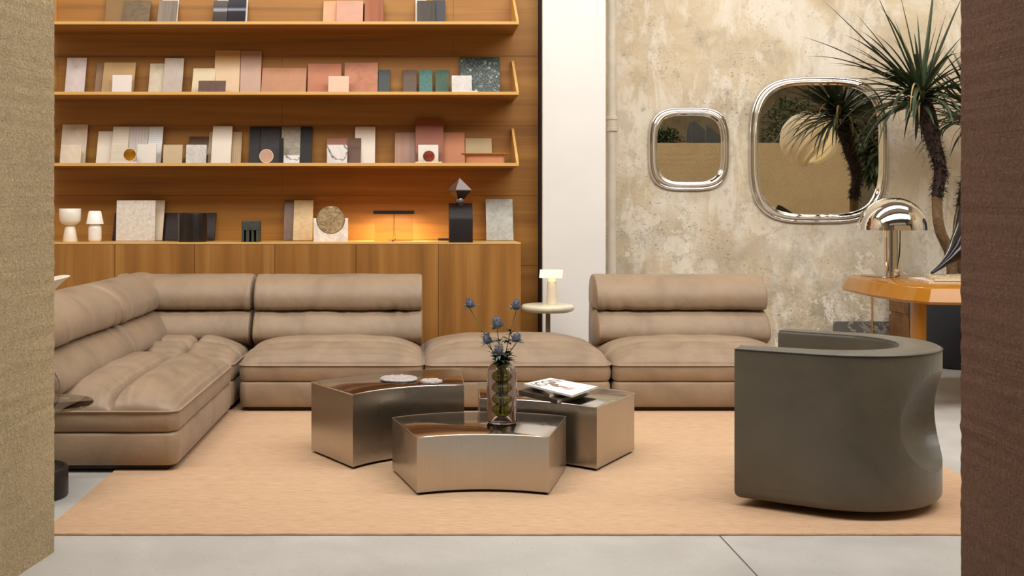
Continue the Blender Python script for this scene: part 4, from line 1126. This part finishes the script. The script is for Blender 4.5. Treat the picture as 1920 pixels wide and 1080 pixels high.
sec = [(-yy, zl), (0, zr), (yy, zl), (yy-.002, zl), (0, zr-.003), (-yy+.002, zl)]
rot = .22
loft(bm, [[Vector((x*math.cos(rot)+y*math.sin(rot)-.004, -x*math.sin(rot)+y*math.cos(rot), z)) for y, z in sec] for x in (-hl, hl)])
finish('lamp_shade', bm, plain('folded_paper_shade', (242, 236, 218), .6, 0, .01), t)
finish('shade_rod', tube(nb(), [(-.004, 0, z1+.035), (-.004, 0, zr-.004)], .0025, 8), IV, t)
l = bpy.data.lights.new('lamp_bulb', 'POINT'); l.energy = .5; l.shadow_soft_size = .02; l.color = (1, .7, .38)
lo_ = bpy.data.objects.new('lamp_bulb', l); COL.objects.link(lo_); lo_.location = (PX(1035, D), D, zt+z1+.052)

# ------------------------------------------------------------------ glass table and calla at the left edge
GX, GD, GZ = PX(66, 4.5), 4.5, .392
t = thing('glass_side_table', 'round clear glass side table on a black cylinder foot at the left edge', 'table', (GX, GD, 0))
GT = glassy('green_edge_glass', (244, 250, 246), .01, 1.25)
finish('tabletop', lathe(nb(), [(.232, GZ-.008), (.236, GZ-.006), (.236, GZ-.002), (.234, GZ)], 72), GT, t, True, 40)
finish('foot', lathe(nb(), [(.130, 0), (.133, .006), (.133, .118), (.128, .125), (.118, .125), (.112, .115)], 56), BLACK, t, True, 50)
finish('stem', lathe(nb(), [(.018, .1), (.018, GZ-.0102)], 24), BLACK, t, True)
t = thing('lily_vase', 'white calla lily in a slim vase showing past the cream pillar', 'flower', (GX-.06, GD, GZ+.0005))
finish('vase', lathe(nb(), [(.04, 0), (.05, .01), (.055, .08), (.03, .16), (.026, .2), (.03, .21), (.024, .2), (.028, .15), (.01, .02)], 32), GREY, t, True, 60)
tipx, tipz = P(124, 521, GD).x-(GX-.06), P(124, 521, GD).z-GZ
stp = spline([(0, 0, .03), (.0, 0, .2), (.01, 0, .38), (tipx-.13, 0, tipz-.06)], 8)
finish('stem', tube(nb(), stp, .005, 8), STEM, t, True)
bm = nb(); rings = []
for i in range(12):
    kx = i/11; ring = []
    cx_ = tipx-.10+.02*kx; cz_ = tipz-.125+.11*kx; rr_ = .008+.048*kx**1.4
    for j in range(24):
        a = 2*PI*j/24; fl = 1+.75*max(0, math.cos(a))**3*kx**3
        ring.append(Vector((cx_+rr_*math.cos(a)*fl, rr_*math.sin(a), cz_+.022*kx**4*math.cos(a)+.012*kx**4*math.sin(a))))
    rings.append(ring)
loft(bm, rings, True, False); petal = finish('petal', bm, plain('white_petal', (244, 240, 226), .5, 0, .03, 20), t, True, 180)
finish('spadix', tube(nb(), [(tipx-.12, 0, tipz-.05), (tipx-.095, 0, tipz-.005)], [.005, .004], 8), plain('yellow_spadix', (226, 186, 70), .6), t, True)

# ------------------------------------------------------------------ potted palms
PX0, PD0 = PX(1806, 8.38), 8.38
t = thing('potted_yucca', 'tall multi-stemmed yucca with spiky crowns in a dark planter beyond the ochre table', 'plant', (PX0, PD0, 0))
finish('planter', lathe(nb(), [(.36, 0), (.37, .01), (.40, .58), (.40, .60), (.385, .60), (.375, .56), (.05, .54)], 64), plain('blue_black_planter', (38, 40, 48), .55), t, True, 50)
finish('soil', lathe(nb(), [(.374, .535), (.37, .56), (.05, .565)], 40), plain('potting_soil', (54, 40, 30), .95, 0, .3, 40, .8, 90), t, True)
BARK = stone('yucca_bark', (122, 96, 66), (80, 60, 40), 18, .6, .9, None, .08, .6)
DRY = plain('dry_leaf_bases', (50, 34, 26), .8, 0, .4, 40); GRN = plain('yucca_leaf_green', (56, 70, 44), .45, 0, .35, 9); TAN = plain('dry_tan_leaf', (190, 158, 104), .6, 0, .2, 20)
O = Vector((PX0, PD0, 0))
def ribbon(bm, p, d, L, w, droop, n=12, tw=0):
    d = d.normalized(); s = d.cross(Vector((0, 0, 1))); s = s.normalized() if s.length > .05 else Vector((1, 0, 0))
    pos = p.copy(); cur = d.copy(); prev = None
    for i in range(n+1):
        k = i/n; ww = w*(.55+.45*min(1, k*4))*(1-k**2.2)+.0006
        u = s.cross(cur).normalized()
        row = [bm.verts.new(pos-s*ww+u*ww*.45), bm.verts.new(pos), bm.verts.new(pos+s*ww+u*ww*.45)]
        if prev:
            for q in range(2): bm.faces.new((prev[q], prev[q+1], row[q+1], row[q]))
        prev = row
        cur = (cur-Vector((0, 0, droop*(k+.15)/n*2.2))).normalized(); pos = pos+cur*(L/n); pos.y = min(pos.y, 8.93-PD0+.0*k)
def crown(parent, c, n, Lmin, Lmax, seed, names=('leaf_crown', 'dry_leaves'), bias=None):
    rnd = random.Random(seed); bm = nb()
    for i in range(n):
        a = rnd.uniform(0, 2*PI); el = math.radians(rnd.choice([rnd.uniform(-15, 25), rnd.uniform(0, 45), rnd.uniform(25, 80)]))
        d = Vector((math.cos(a)*math.cos(el), math.sin(a)*math.cos(el), math.sin(el)))
        L = rnd.uniform(Lmin, Lmax)
        ribbon(bm, c+Vector((0, 0, rnd.uniform(-.06, .08)))+d*.02, d, L, rnd.uniform(.013, .021), rnd.uniform(.1, 1.1)*(1.2-el/1.6))
    for L_, px, py, dr, dd in (bias or []):
        tgt = P(px, py, PD0-.15+dd)-O; d = (tgt-c); ribbon(bm, c, d.normalized()+Vector((0, 0, dr*.45)), d.length*1.03, .020, dr)
    finish(names[0], bm, GRN, parent, True, 180)
    bm = nb()
    for i in range(10):
        a = rnd.uniform(0, 2*PI); d = Vector((math.cos(a), math.sin(a), rnd.uniform(.2, 1.4)))
        ribbon(bm, c, d, rnd.uniform(.3, .6), .008, rnd.uniform(2.2, 4))
    finish(names[1], bm, TAN, parent, True, 180)
def trunk(parent, pts, r0, r1, shag0, seed):
    pts = [p-O for p in pts]; sp = spline(pts, 10); n = len(sp)
    finish('trunk', tube(nb(), sp, [r0+(r1-r0)*i/(n-1)+.003*noise.noise(Vector((i*.9, seed, 0))) for i in range(n)], 14), BARK, parent, True)
    rnd = random.Random(seed); bm = nb(); i0 = int(shag0*n)
    for i in range(760):
        f = rnd.uniform(i0, n-1.001); k = int(f); p = sp[k].lerp(sp[k+1], f-k); a = rnd.uniform(0, 2*PI)
        kk_ = (f-i0)/(n-i0); rr_ = r1*(1.2+.8*kk_)
        d = Vector((math.cos(a), math.sin(a), rnd.uniform(-.9, .5)))
        leafblade(bm, p+Vector((d.x, d.y, 0))*rr_*.55, d, rnd.uniform(.03, .07), rnd.uniform(.008, .014), rnd.uniform(-.3, .5), 3)
    tube(bm, sp[i0:], [r1*(1.15+.75*j/max(1, n-1-i0)) for j in range(n-i0)], 12)
    finish('dry_leaf_sheath', bm, DRY, parent)
    return sp[-1]
d1 = PD0-.18
e = trunk(t, [Vector((PX(1786, 8.3), 8.3, .55)), P(1782, 480, 8.26), P(1762, 430, d1), P(1757, 375, d1), P(1763, 315, d1), P(1748, 262, d1), P(1735, 215, d1), P(1728, 186, d1)], .040, .034, .45, 3)
crown(t, e, 100, .40, .74, 11, bias=[(0, 1512, 66, .25, 0), (0, 1550, 6, .05, .1), (0, 1518, 95, .45, -.1), (0, 1608, 28, .1, .1), (0, 1640, -20, 0, 0), (0, 1688, -10, .1, 0), (0, 1752, -30, 0, .1), (0, 1660, 12, .6, -.1),
      (0, 1622, 232, .9, -.2), (0, 1655, 300, 1.6, -.2), (0, 1675, 238, 1.5, -.1), (0, 1775, 215, 1.4, -.3), (0, 1790, 20, .1, -.1), (0, 1803, -5, .1, .1), (0, 1640, 180, .9, .0), (0, 1560, 110, .5, .1), (0, 1590, 60, .4, -.2), (0, 1600, 140, .9, 0), (0, 1590, 200, 1.0, -.1), (0, 1630, 120, 1.2, .1), (0, 1650, 60, .6, 0), (0, 1618, 290, 1.1, -.1), (0, 1700, 250, 1.8, -.2), (0, 1720, 30, .1, 0)])
e2 = trunk(t, [Vector((PX(1815, 8.55), 8.55, .55)), P(1800, 470, 8.5), P(1798, 420, 8.45), P(1812, 350, 8.45), P(1830, 280, 8.45), P(1838, 235, 8.45)], .045, .036, .5, 8)
crown(t, e2, 80, .45, .8, 23, bias=[(0, 1768, 130, .5, 0), (0, 1752, 225, 1.5, 0), (0, 1775, 100, .3, 0)])

# ------------------------------------------------------------------ seen only in the mirrors: pendant, planting, dark doorway
pc = Vector((4.20, 6.5, 1.965)); R = .30
t = thing('pendant_lamp', 'large cream globe pendant lamp with swirled fins, reflected in the larger mirror', 'pendant lamp', pc)
bm = nb(); nF = 13
for f in range(nF):
    a0 = 2*PI*f/nF; rows = []
    for i in range(25):
        ph = PI*(.03+.94*i/24); tw = a0+2.4*(i/24)
        row = []
        for j in range(4):
            rad = R*(.66+.34*j/3)*math.sin(ph) ; aa = tw+.66*(j/3)
            row.append(bm.verts.new((rad*math.cos(aa), rad*math.sin(aa), R*(.80+.2*j/3)*math.cos(ph))))
        rows.append(row)
    for r1_, r2_ in zip(rows, rows[1:]):
        for j in range(3): bm.faces.new((r1_[j], r1_[j+1], r2_[j+1], r2_[j]))
bmesh.ops.solidify(bm, geom=bm.faces[:], thickness=.003)
finish('shade_fins', bm, plain('cream_lamp_fins', (244, 238, 224), .6, 0, .02), t, True, 60)
bm = nb(); bmesh.ops.create_uvsphere(bm, u_segments=24, v_segments=16, radius=.085); finish('bulb', bm, emis('warm_globe', (255, 222, 160), 6), t, True)
finish('cord', tube(nb(), [(0, 0, R*.9), (0, 0, CEIL-pc.z-.005)], .004, 6), BLACK, t)
l = bpy.data.lights.new('pendant_bulb', 'POINT'); l.energy = 10; l.shadow_soft_size = .09; l.color = (1, .84, .6)
lo_ = bpy.data.objects.new('pendant_bulb', l); COL.objects.link(lo_); lo_.location = pc
BUSH = plain('hedge_green', (62, 78, 44), .6, 0, .4, 12)
def bush(label, x, y, zc_, rx, ry, rz_, seed, n=2200, L=.07):
    rnd = random.Random(seed); t = thing('potted_shrub', label, 'plant', (x, y, 0))
    finish('planter', lathe(nb(), [(.22, 0), (.26, .5), (.24, .5), (.2, .46)], 32), plain('grey_planter', (110, 106, 100), .7), t, True, 50)
    finish('trunk', tube(nb(), [(0, 0, .45), (.02, 0, 1.2), (0, .02, zc_)], [.03, .025, .015], 10), BARK, t, True)
    bm = nb()
    for i in range(n):
        while True:
            p = Vector((rnd.uniform(-1, 1), rnd.uniform(-1, 1), rnd.uniform(-1, 1)))
            if .35 < p.length < 1+.15*noise.noise(p*3+Vector((seed, 0, 0))): break
        d = p.normalized()+Vector((rnd.uniform(-.6, .6), rnd.uniform(-.6, .6), rnd.uniform(-.4, .6)))
        leafblade(bm, Vector((p.x*rx, p.y*ry, zc_+p.z*rz_)), d, L*rnd.uniform(.7, 1.3), L*.22, .3, 2)
    finish('foliage', bm, BUSH, t)
bush('leafy shrub behind the low stucco partition, left half of the small mirror', 3.62, 2.25, 2.1, .30, .28, .30, 1, 1600)
bush('leafy shrub behind the partition at the right edge of the small mirror', 4.62, 2.25, 2.05, .26, .28, .28, 2, 1300)
bush('large leafy shrub behind the partition, in the middle of the large mirror', 5.5, 2.2, 2.3, .42, .5, .55, 3, 2400)
bush('tall spiky shrub behind the partition, right of the large mirror', 6.85, 2.2, 2.35, .5, .5, .75, 4, 2600, .12)
bm = nb()
for pts in ([(3.86, 2.0), (3.935, 2.0), (3.935, 2.44), (3.915, 2.49), (3.87, 2.34)], [(3.95, 2.0), (4.13, 2.0), (4.13, 2.35), (3.965, 2.49), (3.95, 2.47)], [(4.14, 2.0), (4.36, 2.0), (4.36, 2.26), (4.15, 2.42)]):
    loft(bm, [[Vector((x, y, z)) for x, z in pts] for y in (2.645, 2.665)])
box(bm, 3.86, 4.36, 2.64, 2.67, .02, 2.0); box(bm, 3.8, 4.4, 2.63, 2.72, 0, .03)
tag(finish('sail_sculpture', bm, plain('blue_grey_metal_sheet', (58, 66, 72), .5)), 'dark blue-grey pointed metal panels behind the partition, seen in the small mirror', 'sculpture')
